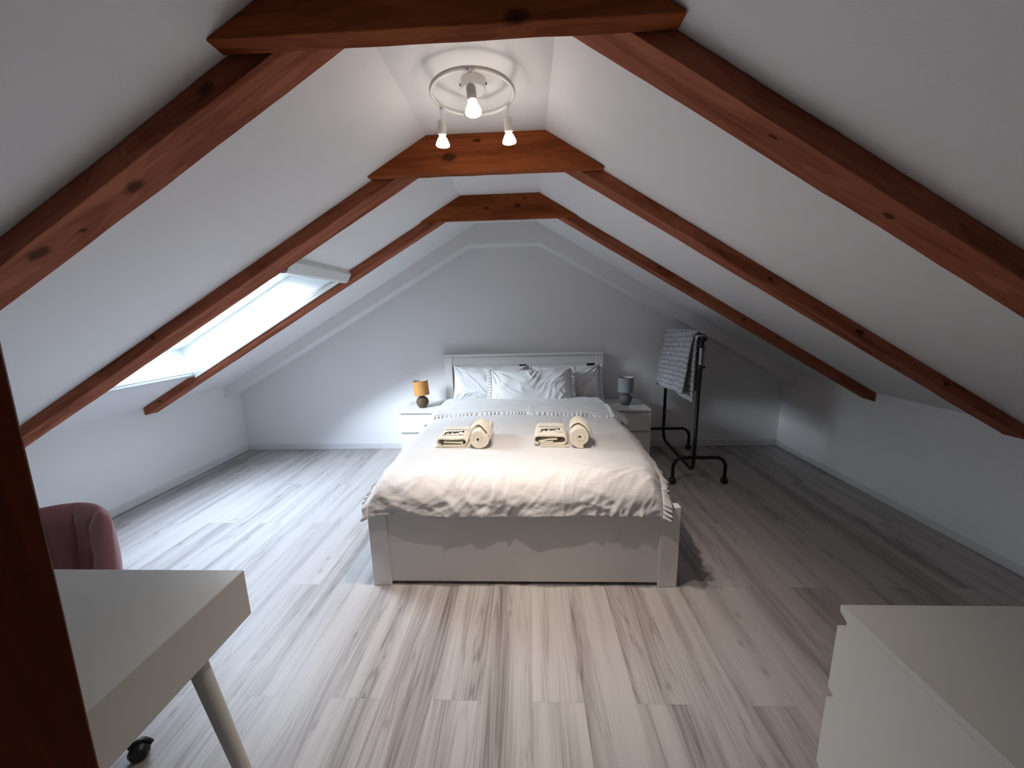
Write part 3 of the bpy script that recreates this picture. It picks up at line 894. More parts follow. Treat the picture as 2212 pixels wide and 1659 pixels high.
# ---- pillows
def pillow(label, cx, cy, cz, wd, ht, th, lean, roll, seed, flange=None, ruf=None, yaw=0):
    """local: X width, Z height, Y thickness. leaned back by lean"""
    t_ = thing('pillow', label, 'pillow', (cx, cy, cz), 0, 'white pillows against the headboard')
    Rm = Matrix.Rotation(yaw, 3, 'Z') @ Matrix.Rotation(-lean, 3, 'X') @ Matrix.Rotation(roll, 3, 'Y')
    def outline(u, v):
        x = (2 * u - 1); z = (2 * v - 1)
        X = x * wd / 2 * (1 - 0.05 * (1 - z * z) * abs(x) ** 3); Z = z * ht / 2 * (1 - 0.09 * (1 - x * x) * abs(z) ** 3)
        Z += 0.010 * noise.noise(Vector((x * 2, z * 2, seed)))
        return x, z, X, Z
    b = B()
    for sgn in (-1, 1):
        def fn(u, v, sgn=sgn):
            x, z, X, Z = outline(u, v)
            t = ((1 - abs(x) ** 3.0) * (1 - abs(z) ** 2.6))
            t = max(0, t) ** 0.55 * th / 2
            edge = (1 - t / (th / 2))
            # wrinkles radiating from the corners
            ax = 1 - abs(x); az = 1 - abs(z)
            an = math.atan2(az * ht, ax * wd + 1e-4); rr = sqrt((ax * wd) ** 2 + (az * ht) ** 2)
            wr = noise.noise(Vector((an * 6.5, rr * 3, seed + 3 * (x > 0) + 7 * (z > 0)))) * 0.040 * exp(-rr * 4.5) * min(1, rr * 14) * min(1, abs(x) * 3) * min(1, abs(z) * 3)
            an_ = radians(33) * math.tanh(5 * x) + 0.5 * noise.noise(Vector((X * 3, Z * 3, seed)))
            env = (t / (th / 2)) ** .5
            wr += 0.012 * ridge(X, Z, an_, 2.5, 9, seed) * env + 0.016 * crease(X, Z, an_, 3, 11, seed + 50, 7) * env + 0.010 * crease(X, Z, an_ + .6, 4, 17, seed + 60, 7) * env
            wr += 0.0 * (t / (th / 2)) ** .5
            wr += 0.020 * noise.noise(Vector((X * 4.2, Z * 5, seed + 4))) * (t / (th / 2)) ** .5
            return Rm @ Vector((X, sgn * (t + wr * (1 if t > 0.002 else 0)), Z + (0 if z > 0 else -0.008 * (1 - x * x)))) + Vector((cx, cy, cz))
        b.grid(fn, 150, 90)
    link('pillowcase', b, M['pillow'], t_, smooth='full')
    if flange:
        for sd in flange:
            b = B()
            def fl(u, v, sd=sd):
                _, z, X, Z = outline(1 if sd > 0 else 0, v)
                return Rm @ Vector((X + sd * 0.032 * u, -0.004 + 0.010 * u * noise.noise(Vector((Z * 12, seed, 0))), Z * (1 + 0.02 * u))) + Vector((cx, cy, cz))
            b.grid(fl, 4, 50)
            o = link('flange', b, M['pillow'], t_, smooth='full'); md = o.modifiers.new('thickness', 'SOLIDIFY'); md.thickness = 0.003
    if ruf:
        for sd in ruf:
            pth = []
            for i in range(0, 101):
                _, z, X, Z = outline(1 if sd > 0 else 0, i / 100)
                pth.append(Rm @ Vector((X - sd * 0.003, -0.012, Z)) + Vector((cx, cy, cz)))
            pth = resample(pth, 0.0035)
            b = B(); ruffle(b, pth, [Rm @ Vector((sd * 0.93, -0.25, 0)).normalized()] * len(pth), [Rm @ Vector((0, -1, 0))] * len(pth), 0.044, seed * 2 + sd, amp=0.010, wl=0.030)
            o = link('ruffle', b, M['pillow'], t_, smooth='full'); md = o.modifiers.new('thickness', 'SOLIDIFY'); md.thickness = 0.0015
    return t_
pillow('white pillow at the left, in front of the headboard and partly behind the middle pillow', -0.385, 3.778, 0.752, 0.78, 0.42, 0.160, radians(20), radians(0.6), 3.0, flange=(1,))
pillow('white pillow at the right end, half hidden behind the middle pillow', 0.385, 3.778, 0.745, 0.70, 0.41, 0.160, radians(20), radians(-0.5), 5.0, flange=(1,))
pillow('middle white pillow with ruffled ends, standing in front of the other two', 0.028, 3.592, 0.755, 0.80, 0.39, 0.165, radians(24), radians(-0.8), 8.0, ruf=(-1, 1))

# ------------------------------------------------------------------ nightstands
def notch_side(b, x0, x1, yfr, ybk, ztop, ys, gaps):
    pass
def chest(label, name, cat, X0, X1, YFr, YBk, ztop, gaps, group=None, front=-1, mat='furniture'):
    """chest whose fronts face -Y (front=-1) or +Y (front=+1); gaps: list of (z_low, z_high) finger gaps, top to bottom"""
    t_ = thing(name, label, cat, ((X0 + X1) / 2, (YFr + YBk) / 2, 0), 0, group)
    d = -front     # direction going inwards from the front
    rec = YFr + d * 0.022     # bottom of the finger gaps
    ya, yb = sorted((rec, YBk))
    st = 0.018
    b = B(); b.box(X0 + st, X1 - st, ya, yb, 0.012, ztop - 0.021)
    link('body', b, M[mat], t_)
    prof = [(YBk, 0.0), (YBk, ztop - 0.016), (YFr, ztop - 0.016)]
    for gl, gh in gaps:
        prof += [(YFr, gh), (rec, gh - 0.012), (rec, gl), (YFr, gl)] if gh < ztop - 0.03 else [(rec, ztop - 0.028), (rec, gl), (YFr, gl)]
    prof += [(YFr, 0.0)]
    for xa in (X0, X1 - st):
        b = B(); b.prism(prof, lambda p, q, s_: (s_, p, q), xa, xa + st)
        link('side_panel', b, M[mat], t_)
    b = B()
    poly = [(YBk, ztop - 0.016), (YBk, ztop), (YFr, ztop), (YFr, ztop - 0.016)]
    b.prism(poly, lambda p, q, s_: (s_, p, q), X0, X1)
    link('top', b, M[mat], t_, bevel=0.0012)
    for i, (gl, gh) in enumerate(gaps):
        z1 = gl
        z0 = gaps[i + 1][1] if i + 1 < len(gaps) else 0.018
        b = B()
        yo = YFr + d * 0.0006; yi = YFr + d * 0.0205
        poly = [(yo, z0), (yo, z1), (yo + d * 0.003, z1 - 0.001), (yi, z1 - 0.014), (yi, z0 - 0.010 if i + 1 < len(gaps) else z0)]
        b.prism(poly, lambda p, q, s_: (s_, p, q), X0 + st + 0.0012, X1 - st - 0.0012)
        link('drawer', b, M[mat], t_, bevel=0.0008)
    return t_
chest('white two drawer nightstand left of the bed, under the ochre lamp', 'nightstand', 'nightstand', -1.272, -0.884, 3.530, 3.990, 0.550,
      [(0.500, 0.530), (0.312, 0.340)], 'white nightstands beside the bed')
chest('white two drawer nightstand right of the bed, under the grey lamp', 'nightstand', 'nightstand', 0.789, 1.160, 3.505, 3.965, 0.550,
      [(0.500, 0.530), (0.312, 0.340)], 'white nightstands beside the bed')

# dresser in the right foreground: fronts face the bed
chest('white chest of drawers cut off by the lower right corner of the picture', 'chest_of_drawers', 'dresser', 0.732, 1.532, 0.812, 0.332, 0.780,
      [(0.724, 0.762), (0.517, 0.548), (0.285, 0.316)], None, front=1, mat='laminate')

# ------------------------------------------------------------------ table lamps
def table_lamp(label, x, y, z, shade, base_m, rim, tilt):
    t_ = thing('table_lamp', label, 'lamp', (x, y, z), 0, 'small table lamps on the nightstands')
    b = B()
    prof = [(0.0, 0.0), (0.034, 0.0), (0.040, 0.004)]
    for i in range(1, 18):
        a = -pi / 2 + 0.62 + (pi - 0.62 - 0.25) * i / 17
        prof.append((0.0625 * cos(a), 0.0595 + 0.0600 * sin(a)))
    prof.append((0.0, 0.120))
    b.lathe(prof, (x, y, z), 36)
    link('base', b, base_m, t_, smooth='full')
    b = B(); b.lathe([(0.0, 0.117), (0.012, 0.117), (0.009, 0.132), (0.007, 0.150), (0.0, 0.150)], (x, y, z), 20)
    link('neck', b, M['black_plastic'], t_, smooth=True)
    R_ = Matrix.Rotation(tilt, 3, 'Y')
    c = Vector((x, y, z + 0.130))
    b = B()
    sh = [(0.0745, 0.002), (0.0735, 0.148), (0.0715, 0.148), (0.0725, 0.002), (0.0745, 0.002)]
    seg = 48
    vs = []; fs = []
    for r_, zz in sh[:4]:
        for k in range(seg):
            vs.append(c + R_ @ Vector((r_ * cos(2 * pi * k / seg), r_ * sin(2 * pi * k / seg), zz)))
    mis = []
    for i in range(4):
        j = (i + 1) % 4
        for k in range(seg):
            l = (k + 1) % seg; fs.append([i * seg + k, i * seg + l, j * seg + l, j * seg + k]); mis.append(1 if i == 2 else 0)
    b.add(vs, fs); b.mi = mis
    so = link('shade', b, [shade, M['shade_lining']], t_, smooth=True)
    for zz in (0.003, 0.147):
        b = B(); b.tube([c + R_ @ Vector((0.0738 * cos(2 * pi * k / seg), 0.0738 * sin(2 * pi * k / seg), zz)) for k in range(seg)], 0.0016, 6, closed=True)
        link('rim', b, rim, so, smooth='full')
    # spider holding the shade
    b = B()
    for k in range(3):
        a = 2 * pi * k / 3 + 0.4
        b.tube([c + R_ @ Vector((0, 0, 0.018)), c + R_ @ Vector((0.072 * cos(a), 0.072 * sin(a), 0.010))], 0.0012, 6)
    b.tube([c + Vector((0, 0, 0.012)), c + R_ @ Vector((0, 0, 0.06))], 0.009, 12)
    link('shade_holder', b, M['lamp_white'], t_, smooth=True)
table_lamp('small table lamp with an ochre drum shade and brown ball base, left of the bed', -1.079, 3.71, 0.550, M['shade_ochre'], M['base_brown'], M['shade_rim_brown'], radians(-3.5))
table_lamp('small table lamp with a grey drum shade and grey ball base, right of the bed', 0.960, 3.70, 0.550, M['shade_grey'], M['base_grey'], simple('dark_grey_rim', (0.06, 0.06, 0.065), 0.8), radians(0.5))

# ------------------------------------------------------------------ towels
def duvet_top(x, y):
    return DT + 0.014 * (1 - ((x - DXC) / 0.82) ** 2) + wrinkle(x, y)
def spiral_sheet(t_, name, path, y0, y1, th, mat, seed, yaw_c=None):
    """extrude a 2D (x,z) centre line with thickness th from y0 to y1: a rolled or folded towel"""
    n = len(path)
    L_, R_ = [], []
    for i in range(n):
        a = path[max(i - 1, 0)]; c = path[min(i + 1, n - 1)]
        tx, tz = c[0] - a[0], c[1] - a[1]; l = sqrt(tx * tx + tz * tz) or 1
        nx, nz = -tz / l, tx / l
        L_.append((path[i][0] + nx * th / 2, path[i][1] + nz * th / 2)); R_.append((path[i][0] - nx * th / 2, path[i][1] - nz * th / 2))
    out = L_ + R_[::-1]
    m_ = len(out); ny = 22; vs = []
    b = B()
    for j in range(ny + 1):
        f = j / ny; Y = y0 + (y1 - y0) * f
        e = min(f, 1 - f) * ny
        for k_, (x, z) in enumerate(out):
            wv = 0.0018 * noise.noise(Vector((x * 30, Y * 30, z * 30 + seed)))
            sh = 0.004 * noise.noise(Vector((x * 8, z * 8, seed))) if (j == 0 or j == ny) else 0
            vs.append((x + wv, Y + sh, z + wv))
    fs = []
    for j in range(ny):
        for k_ in range(m_):
            l = (k_ + 1) % m_; fs.append([j * m_ + k_, j * m_ + l, (j + 1) * m_ + l, (j + 1) * m_ + k_])
    # end faces as a strip of quads between the two sides
    for j in (0, ny):
        for i in range(n - 1):
            fs.append([j * m_ + i, j * m_ + i + 1, j * m_ + (m_ - 2 - i), j * m_ + (m_ - 1 - i)])
    b.add(vs, fs)
    return link(name, b, mat, t_, smooth=True)

def rolled_towel(label, cx, y0, y1, r, seed, flip):
    z0 = duvet_top(cx, (y0 + y1) / 2) + 0.001
    t_ = thing('rolled_towel', label, 'towel', (cx, (y0 + y1) / 2, z0), 0, 'rolled cream towels on the duvet')
    turns = 2.25; n = 170; pts = []
    th = (r - 0.004) / (turns + 0.55) * 0.93
    for i in range(n):
        f = i / (n - 1); a = f * turns * 2 * pi + (radians(-60) if not flip else radians(200))
        rr = 0.005 + (r - th / 2 - 0.005) * (f ** 0.88)
        rr *= 1 + 0.10 * (1 - f) * noise.noise(Vector((cos(a) * 1.5, sin(a) * 1.5, seed))) * 2
        pts.append([cx + rr * cos(a) * 1.0, z0 + r * 0.98 + rr * sin(a) * 0.98])
    spiral_sheet(t_, 'roll', pts, y0, y1, th * 1.0, M['towel'], seed)
    # the loose corner lying diagonally over the roll, ending in a hem
    b = B()
    def fn(u, v):
        a0 = radians(150 - 115 * v) - radians(60) * 0
        a = radians(148) - u * radians(150)
        yy = y0 + (y1 - y0) * (0.62 - 0.50 * abs(u - 0.35) ** 1.1 * 1.2 - 0.6 * v * (0.3 + u * .7))
        rr = r + 0.0015 + 0.0020 * (1 - v)
        yy = max(y0 + 0.006, yy)
        return Vector((cx + rr * cos(a), yy, z0 + r * 0.98 + rr * sin(a) * 0.98))
    b.grid(fn, 30, 10)
    o = link('loose_corner', b, M['towel'], t_, smooth='full'); md = o.modifiers.new('thickness', 'SOLIDIFY'); md.thickness = 0.005; md.offset = 1
    # stitched hem line along its far edge
    b = B()
    pts = []
    for i in range(31):
        p = fn(i / 30, 0); q = Vector((p.x - cx, 0, p.z - (z0 + r * .98))).normalized()
        pts.append(p + q * 0.0045)
    b.tube(pts, 0.0024, 8)
    link('hem', b, M['towel'], t_, smooth='full')
    return t_
rolled_towel('rolled cream towel on the left of the duvet, beside the left folded towel', -0.321, 2.285, 2.580, 0.0700, 2.2, False)
rolled_towel('rolled cream towel on the right of the duvet, beside the right folded towel', 0.332, 2.262, 2.560, 0.0700, 6.4, True).rotation_euler = (0, 0, radians(-5.5))

# emblem: black stripes-and-legs mark, traced as flat embroidered shapes (units: 0..1 across)
EMB = [
    [(0.00, .46), (.06, .60), (.17, .76), (.26, .80), (.34, .80), (.345, .70), (.30, .62), (.20, .58), (.12, .52), (.09, .40), (.10, .28), (.03, .20), (.00, .30)],
    [(.04, .12), (.06, .04), (.10, .03), (.105, .12), (.07, .16)],
    [(.13, .36), (.18, .42), (.22, .44), (.16, .30), (.11, .30)],
    [(.22, .60), (.27, .66), (.31, .60), (.29, .50), (.24, .50)],
    [(.355, .81), (.40, .81), (.42, .70), (.40, .55), (.37, .50), (.36, .62), (.375, .72)],
    [(.24, .42), (.30, .50), (.36, .46), (.33, .36), (.29, .30), (.36, .24), (.30, .20), (.22, .24), (.26, .30)],
    [(.435, .80), (.47, .80), (.475, .66), (.45, .55), (.42, .54), (.44, .66)],
    [(.49, .80), (.52, .79), (.52, .66), (.50, .56), (.475, .56), (.495, .67)],
    [(.53, .85), (.58, .86), (.60, .80), (.56, .77), (.53, .79)],
    [(.50, .52), (.54, .60), (.58, .74), (.64, .62), (.60, .46), (.54, .34), (.48, .28), (.44, .30), (.49, .38)],
    [(.57, .60), (.62, .66), (.70, .46), (.79, .30), (.73, .32), (.64, .42)],
    [(.62, .86), (.66, .88), (.68, .74), (.70, .62), (.66, .56), (.64, .70)],
    [(.68, .88), (.71, .89), (.74, .78), (.76, .70), (.71, .66), (.70, .78)],
    [(.73, .90), (.77, .91), (.79, .82), (.83, .76), (.78, .74), (.75, .80)],
    [(.79, .92), (.83, .93), (.85, .84), (.84, .78), (.81, .82)],
    [(.85, .93), (.92, .95), (.95, 1.06), (.98, 1.04), (.965, .88), (.98, .80), (1.01, .70), (.98, .58), (.93, .56), (.90, .66), (.88, .76), (.93, .84), (.90, .88), (.86, .86)],
]
def folded_towel(label, x0, x1, y0, y1, h, seed, variant, yaw):
    cx = (x0 + x1) / 2
    z0 = duvet_top(cx, y0 + .08) + 0.002
    t_ = thing('folded_towel', label, 'towel', (cx, (y0 + y1) / 2, z0), 0, 'folded cream towels on the duvet')
    th = 0.0095
    r = h / 2 - th / 2; zc = z0 + h / 2 + (0.012 if variant else 0.008)
    pts = []
    # outer loop: start inside lower right, go left, round, top to right, round, bottom to left ...
    xl, xr_ = x0 + r + th / 2, x1 - r - th / 2
    def arc(cx_, cz_, rr, a0, a1, n=10):
        return [[cx_ + rr * cos(a0 + (a1 - a0) * i / n), cz_ + rr * sin(a0 + (a1 - a0) * i / n)] for i in range(n + 1)]
    ri = r - th * 1.08
    if not variant:
        # inner tongue: two layers lying on the bottom layer
        pts += [[xl + 0.018, zc - ri + th * 1.25 + .001], [xr_ - 0.02, zc - ri + th * 1.25 - 0.003]]
        pts += arc(xr_ - 0.012, zc - ri + th * .66, th * 0.6, pi / 2 * 1.0, -pi / 2, 6)
        pts += [[xl, zc - ri + th * 0.05 + .001], [xl - r * .3, zc - r * .4 + .001]] if False else []
        pts2 = []
        # main band
        main = [[xl + 0.010, zc - ri + 0.0005], [xr_, zc - ri + 0.0005]] + arc(xr_, zc, ri, -pi / 2, pi / 2) 
        main = [[xl - 0.0, zc - r + th * 1.02]]
        full = arc(xl, zc, r, pi * 1.5, pi / 2)          # left bend bottom->top
        topl = [[xl + (xr_ - xl) * i / 12, zc + r - 0.003 * sin(pi * i / 12)] for i in range(1, 12)]
        rgt = arc(xr_, zc, r, pi / 2, -pi / 2)
        bot = [[xr_ + (xl - xr_) * i / 12, zc - r] for i in range(1, 13)]
        spiral_sheet(t_, 'inner_fold', [[p[0], p[1]] for p in pts], y0 + 0.006, y1 - 0.01, th * 0.9, M['towel'], seed + 1)
        loop = full + topl + rgt + bot[:-1]
        spiral_sheet(t_, 'outer_fold', loop, y0, y1, th, M['towel'], seed)
        under = [[x0 - 0.012, z0 + 0.0035], [xl, z0 + 0.0035], [xr_, z0 + 0.004], [x1 + 0.015, z0 + 0.004]]
        spiral_sheet(t_, 'bottom_layer', under, y0 + 0.004, y1 - 0.02, 0.007, M['towel'], seed + 2)
    else:
        inner = [[xl + (xr_ - xl) * 0.80, zc + 0.006], [xl + (xr_ - xl) * .45, zc + 0.003], [xl + 0.03, zc - ri * .45]] + [[xl + .004, zc - ri + .003]] 
        spiral_sheet(t_, 'inner_fold', inner, y0 + 0.004, y1 - 0.01, th * .85, M['towel'], seed + 1)
        full = arc(xl, zc, r, pi * 1.5, pi / 2)
        topl = [[xl + (xr_ - xl) * i / 12, zc + r + 0.001 * sin(pi * i / 12)] for i in range(1, 12)]
        rgt = arc(xr_, zc, r, pi / 2, -pi / 2)
        bot = [[xr_ + (xl - xr_) * i / 12, zc - r] for i in range(1, 12)]
        spiral_sheet(t_, 'outer_fold', full + topl + rgt + bot, y0, y1, th, M['towel'], seed)
        second = [[xl + (xr_ - xl) * .62, zc - ri + th * .3], [xl + (xr_ - xl) * .3, zc - ri + .001], [xl + .012, zc - ri + .001]]
        spiral_sheet(t_, 'inner_layer', second, y0 + 0.003, y1 - 0.01, th * .8, M['towel'], seed + 3)
        under = [[x0 + 0.045, z0 + 0.004], [xl + .1, z0 + 0.0045], [xr_, z0 + 0.005], [x1 + 0.012, z0 + 0.006]]
        spiral_sheet(t_, 'bottom_layer', under, y0 - 0.006, y1 - 0.02, 0.009, M['towel'], seed + 2)
    # flat woven band across the top
    zt = zc + r + th / 2
    ya, yb = y0 + (y1 - y0) * 0.22, y0 + (y1 - y0) * 0.66
    b = B()
    def bandpt(u, v):
        s_ = u
        x = x0 + r * 0.5 + (x1 - x0 - r) * s_
        bow = -0.010 * (2 * s_ - 1) ** 2 - r * (max(0, abs(2 * s_ - 1) - .86) / .14) ** 2 * 0.20
        y = ya + (yb - ya) * v
        return Vector((x, y, zt + 0.0022 + (0 if abs(2 * s_ - 1) < .86 else -(max(0, abs(2 * s_ - 1) - .86) / .14) ** 2 * r * 0.32)))
    b.grid(bandpt, 24, 6)
    bd = link('woven_band', b, M['towel_band'], t_, smooth='full')
    md = bd.modifiers.new('thickness', 'SOLIDIFY'); md.thickness = 0.002
    # stitches along both band edges
    b = B()
    for yy, cnt in ((ya, 11), (yb, 11)):
        for i in range(cnt):
            f = (i + 0.5) / cnt
            if abs(2 * f - 1) > 0.88: continue
            if yy == ya and 0.22 < f < 0.72: continue
            p = bandpt(f, 0 if yy == ya else 1)
            b.box(p.x - 0.0055, p.x + 0.0055, p.y - 0.0018, p.y + 0.0018, p.z, p.z + 0.0022)
    link('stitching', b, M['stitch'], bd)['kind'] = 'stuff'
    # black embroidered emblem, its top towards the pillows
    b = B()
    ew, eh = 0.128, 0.078
    ex0, ey0 = cx - ew * 0.50, ya + 0.004
    for poly in EMB:
        b.prism(poly, lambda p, q, s_: (ex0 + p * ew, ey0 + q * eh, s_), zt + 0.0020, zt + 0.0042)
    link('embroidered_emblem', b, M['embroidery'], bd)
    return t_
folded_towel('folded cream towel with black emblem on the left of the duvet, lying neatly flat', -0.602, -0.400, 2.315, 2.575, 0.058, 1.1, 0, 0)
folded_towel('folded cream towel with black emblem on the right of the duvet, its layers fanned open', 0.038, 0.250, 2.300, 2.570, 0.062, 4.1, 1, 0).rotation_euler = (0, 0, radians(-4.5))

# ------------------------------------------------------------------ clothes rack and blanket
rk = thing('clothes_rack', 'black tubular clothes rack on castors with a knitted blanket over its rail', 'clothes rack', (1.41, 3.5, 0))
def arc_pts(c, r, a0, a1, f, n=8):
    return [f(c[0] + r * cos(a0 + (a1 - a0) * i / n), c[1] + r * sin(a0 + (a1 - a0) * i / n)) for i in range(n + 1)]
YN, YFAR = 3.07, 3.905
XN, XF = 1.385, 1.425
def xr_at(y): return XN + (XF - XN) * (y - YN) / (YFAR - YN)
# bent tube: down the near upright, along the floor, up the far upright (in the Y-Z plane)
b = B()
pts = [(XN, YN, 1.02), (XN, YN, 0.19)]
R_ = 0.07
fz = lambda y, z: (xr_at(y), y, z)
pts += arc_pts((YN + R_, 0.12 + R_), R_, pi, pi * 1.5, fz)
pts += arc_pts((YFAR - R_ * 1.6, 0.12 + R_ * 1.6), R_ * 1.6, pi * 1.5, pi * 2, fz)
pts += [(XF, YFAR, 0.30), (XF, YFAR, 1.20)]
b.tube(pts, 0.0150, 14)
link('frame_tube', b, M['black_steel'], rk, smooth='full')
for (yy, xa, xb, xm, zc_) in ((YN, 1.222, 1.658, XN, 0.235), (YFAR, 1.195, 1.690, XF, 0.235)):
    b = B(); r_ = 0.085
    fx_ = lambda x, z, yy=yy: (x, yy + (0.012 if xm == XN else -0.012), z)
    pts = [fx_(xa, 0.055)] + arc_pts((xa + r_, zc_ - r_), r_, pi, pi / 2, fx_) + arc_pts((xb - r_, zc_ - r_), r_, pi / 2, 0, fx_) + [fx_(xb, 0.055)]
    b.tube(pts, 0.0145, 14)
    link('foot_bar', b, M['black_steel'], rk, smooth='full')
    for xx in (xa, xb):
        b = B()
        yy2 = fx_(0, 0)[1]
        b.tube([(xx, yy2, 0.062), (xx, yy2, 0.030)], 0.010, 12)
        for s_ in (-1, 1):
            b.tube([(xx + s_ * 0.005, yy2, 0.0275), (xx + s_ * 0.012, yy2, 0.0275), (xx + s_ * 0.024, yy2, 0.0275)], [0.0270, 0.0275, 0.020], 20)
        # hood
        b.lathe([(0.0, 0.062), (0.016, 0.059), (0.026, 0.048), (0.027, 0.034)], (xx, yy2, 0), 20)
        link('caster', b, M['black_plastic'], rk, smooth=True)
# telescopic chrome section, clamp and rail
b = B(); b.tube([(XN, YN, 1.015), (XN, YN, 1.20)], 0.0115, 14); link('chrome_section', b, M['chrome'], rk, smooth=True)['label'] = 'chrome upper tube of the near upright'
b = B(); b.tube([(XN, YN, 0.99), (XN, YN, 1.030)], 0.0165, 14); b.tube([(XN, YN, 1.01), (XN + 0.030, YN - 0.004, 1.01)], 0.008, 12); b.tube([(XN + 0.026, YN - 0.004, 1.01), (XN + 0.034, YN - 0.004, 1.01)], 0.012, 12)
link('height_clamp', b, M['black_plastic'], rk, smooth=True)
b = B(); b.tube([(XN, YN - 0.035, 1.238), (XF, YFAR + 0.03, 1.238)], 0.0125, 14); link('rail', b, M['black_steel'], rk, smooth=True)
for (x, y) in ((XN, YN), (XF, YFAR)):
    b = B()
    b.tube([(x, y, 1.165), (x, y, 1.255)], 0.0185, 14)
    sgn = -1 if y == YN else 1
    b.tube([(x, y + sgn * 0.0, 1.238), (x, y + sgn * 0.05, 1.238)], 0.0185, 14)
    b.tube([(x, y + sgn * 0.045, 1.238), (x, y + sgn * 0.058, 1.238)], [0.0215, 0.016], 14)
    link('corner_joint', b, M['black_plastic'], rk, smooth=True)

# blanket: folded double, hung over the rail
Y0B, Y1B = 3.105, 3.865
bl = thing('blanket', 'fluffy light grey knitted blanket hanging over the clothes rack rail', 'blanket', (1.40, 3.48, 1.25), 0)
def blanket_layer(name, off, lenL, lenR, ya, yb, seed, flare, knit=True):
    """off: distance from rail centre to this layer's mid surface"""
    b = B(); nv = 150; nu = 110
    Rr = 0.0125 + off
    Lt = lenL + pi * Rr + lenR
    vals = []
    def fn(u, v):
        y = ya + (yb - ya) * u
        ll = lenL(y) if callable(lenL) else lenL
        s = v * (ll + pi * Rr + lenR) 
        xc = xr_at(y)
        if s < ll:
            d = ll - s; x = xc - Rr - flare * d - 0.012 * sin(u * 9 + seed) * d * 1.5; z = 1.238 - d; nx = -1; nz = 0
        elif s < ll + pi * Rr:
            a = pi - (s - ll) / Rr; x = xc + Rr * cos(a); z = 1.238 + Rr * sin(a); nx = cos(a); nz = sin(a)
        else:
            d = s - ll - pi * Rr; x = xc + Rr - 0.03 * d; z = 1.238 - d; nx = 1; nz = 0
        # knit: raised cells in rows
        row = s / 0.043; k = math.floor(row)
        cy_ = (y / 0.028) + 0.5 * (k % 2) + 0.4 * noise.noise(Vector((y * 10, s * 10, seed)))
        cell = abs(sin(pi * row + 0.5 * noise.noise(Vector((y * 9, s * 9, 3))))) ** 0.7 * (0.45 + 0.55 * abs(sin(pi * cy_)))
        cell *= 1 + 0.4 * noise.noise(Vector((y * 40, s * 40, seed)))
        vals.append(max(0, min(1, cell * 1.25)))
        amp = 0.0085 if knit else 0.004
        e = noise.noise(Vector((y * 4, s * 4, seed))) * 0.010
        bx = 0.008 * noise.noise(Vector((s * 12, seed, u * 3))) * (1 - min(1, min(u, 1 - u) * 12))
        return Vector((x + nx * (amp * cell + e), y + bx, z + nz * (amp * cell + e)))
    tot = 0
    Lmax = (lenL(ya) if callable(lenL) else lenL)
    b.grid(lambda u, v: fn(u, v), nu, nv)
    me_vals = list(vals)
    off_ = bl.location
    me = bpy.data.meshes.new(name)
    me.from_pydata([tuple(Vector(v) - off_) for v in b.v], [], b.f)
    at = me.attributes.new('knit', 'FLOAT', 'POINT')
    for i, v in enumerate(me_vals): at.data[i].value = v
    for p in me.polygons: p.use_smooth = True
    me.materials.append(M['blanket'])
    o = bpy.data.objects.new(name, me); COL.objects.link(o); o.parent = bl
    md = o.modifiers.new('thickness', 'SOLIDIFY'); md.thickness = 0.014; md.offset = 0
    return o
class _C:      # slanted lower hem
    def __init__(s, a, c): s.a, s.c = a, c
    def __call__(s, y): return s.a + (s.c - s.a) * (y - Y0B) / (Y1B - Y0B)
    def __add__(s, o): return s.a + o
blanket_layer('outer_fold', 0.030, _C(0.455, 0.515), 0.40, Y0B + 0.02, Y1B, 2.0, 0.13)
blanket_layer('inner_fold', 0.010, _C(0.53, 0.50), 0.44, Y0B, Y1B - 0.05, 5.0, 0.015, knit=True)

# ------------------------------------------------------------------ desk
dk = thing('desk', 'white desk with a thick box top on slanted round legs, lower left', 'desk', (-1.37, 0.69, 0))
DX0, DX1, DY0, DY1 = -1.95, -0.873, 0.43, 0.990
b = B(); b.box(DX0, DX1, DY0, DY1, 0.578, 0.730)
link('desktop', b, M['laminate'], dk, bevel=0.0025)
b = B(); b.box(DX0 + 0.05, DX1 - 0.05, DY0 + 0.05, DY1 - 0.05, 0.574, 0.5785)
link('underside_panel', b, M['laminate'], dk)
for (sx, sy_) in ((1, 1), (1, -1), (-1, 1), (-1, -1)):
    cx_ = DX1 - 0.052 if sx > 0 else DX0 + 0.052
    cyy = DY1 - 0.150 if sy_ > 0 else DY0 + 0.10
    b = B()
    top = Vector((cx_, cyy, 0.578)); bot = Vector((cx_ + sx * 0.085, cyy + sy_ * 0.02, 0.004))
    b.tube([top, top.lerp(bot, .5), bot], [0.0235, 0.0205, 0.0175], 24)
    b.tube([bot - Vector((0, 0, 0.004)), bot + Vector((0, 0, 0.004))], 0.0180, 20)
    link('leg', b, M['laminate'], dk, smooth=True)

# ------------------------------------------------------------------ desk chair
CHX, CHY = -1.700, 1.062
chair = thing('desk_chair', 'mauve velvet shell chair on a chromed castor base behind the desk', 'chair', (CHX, CHY, 0), radians(24))
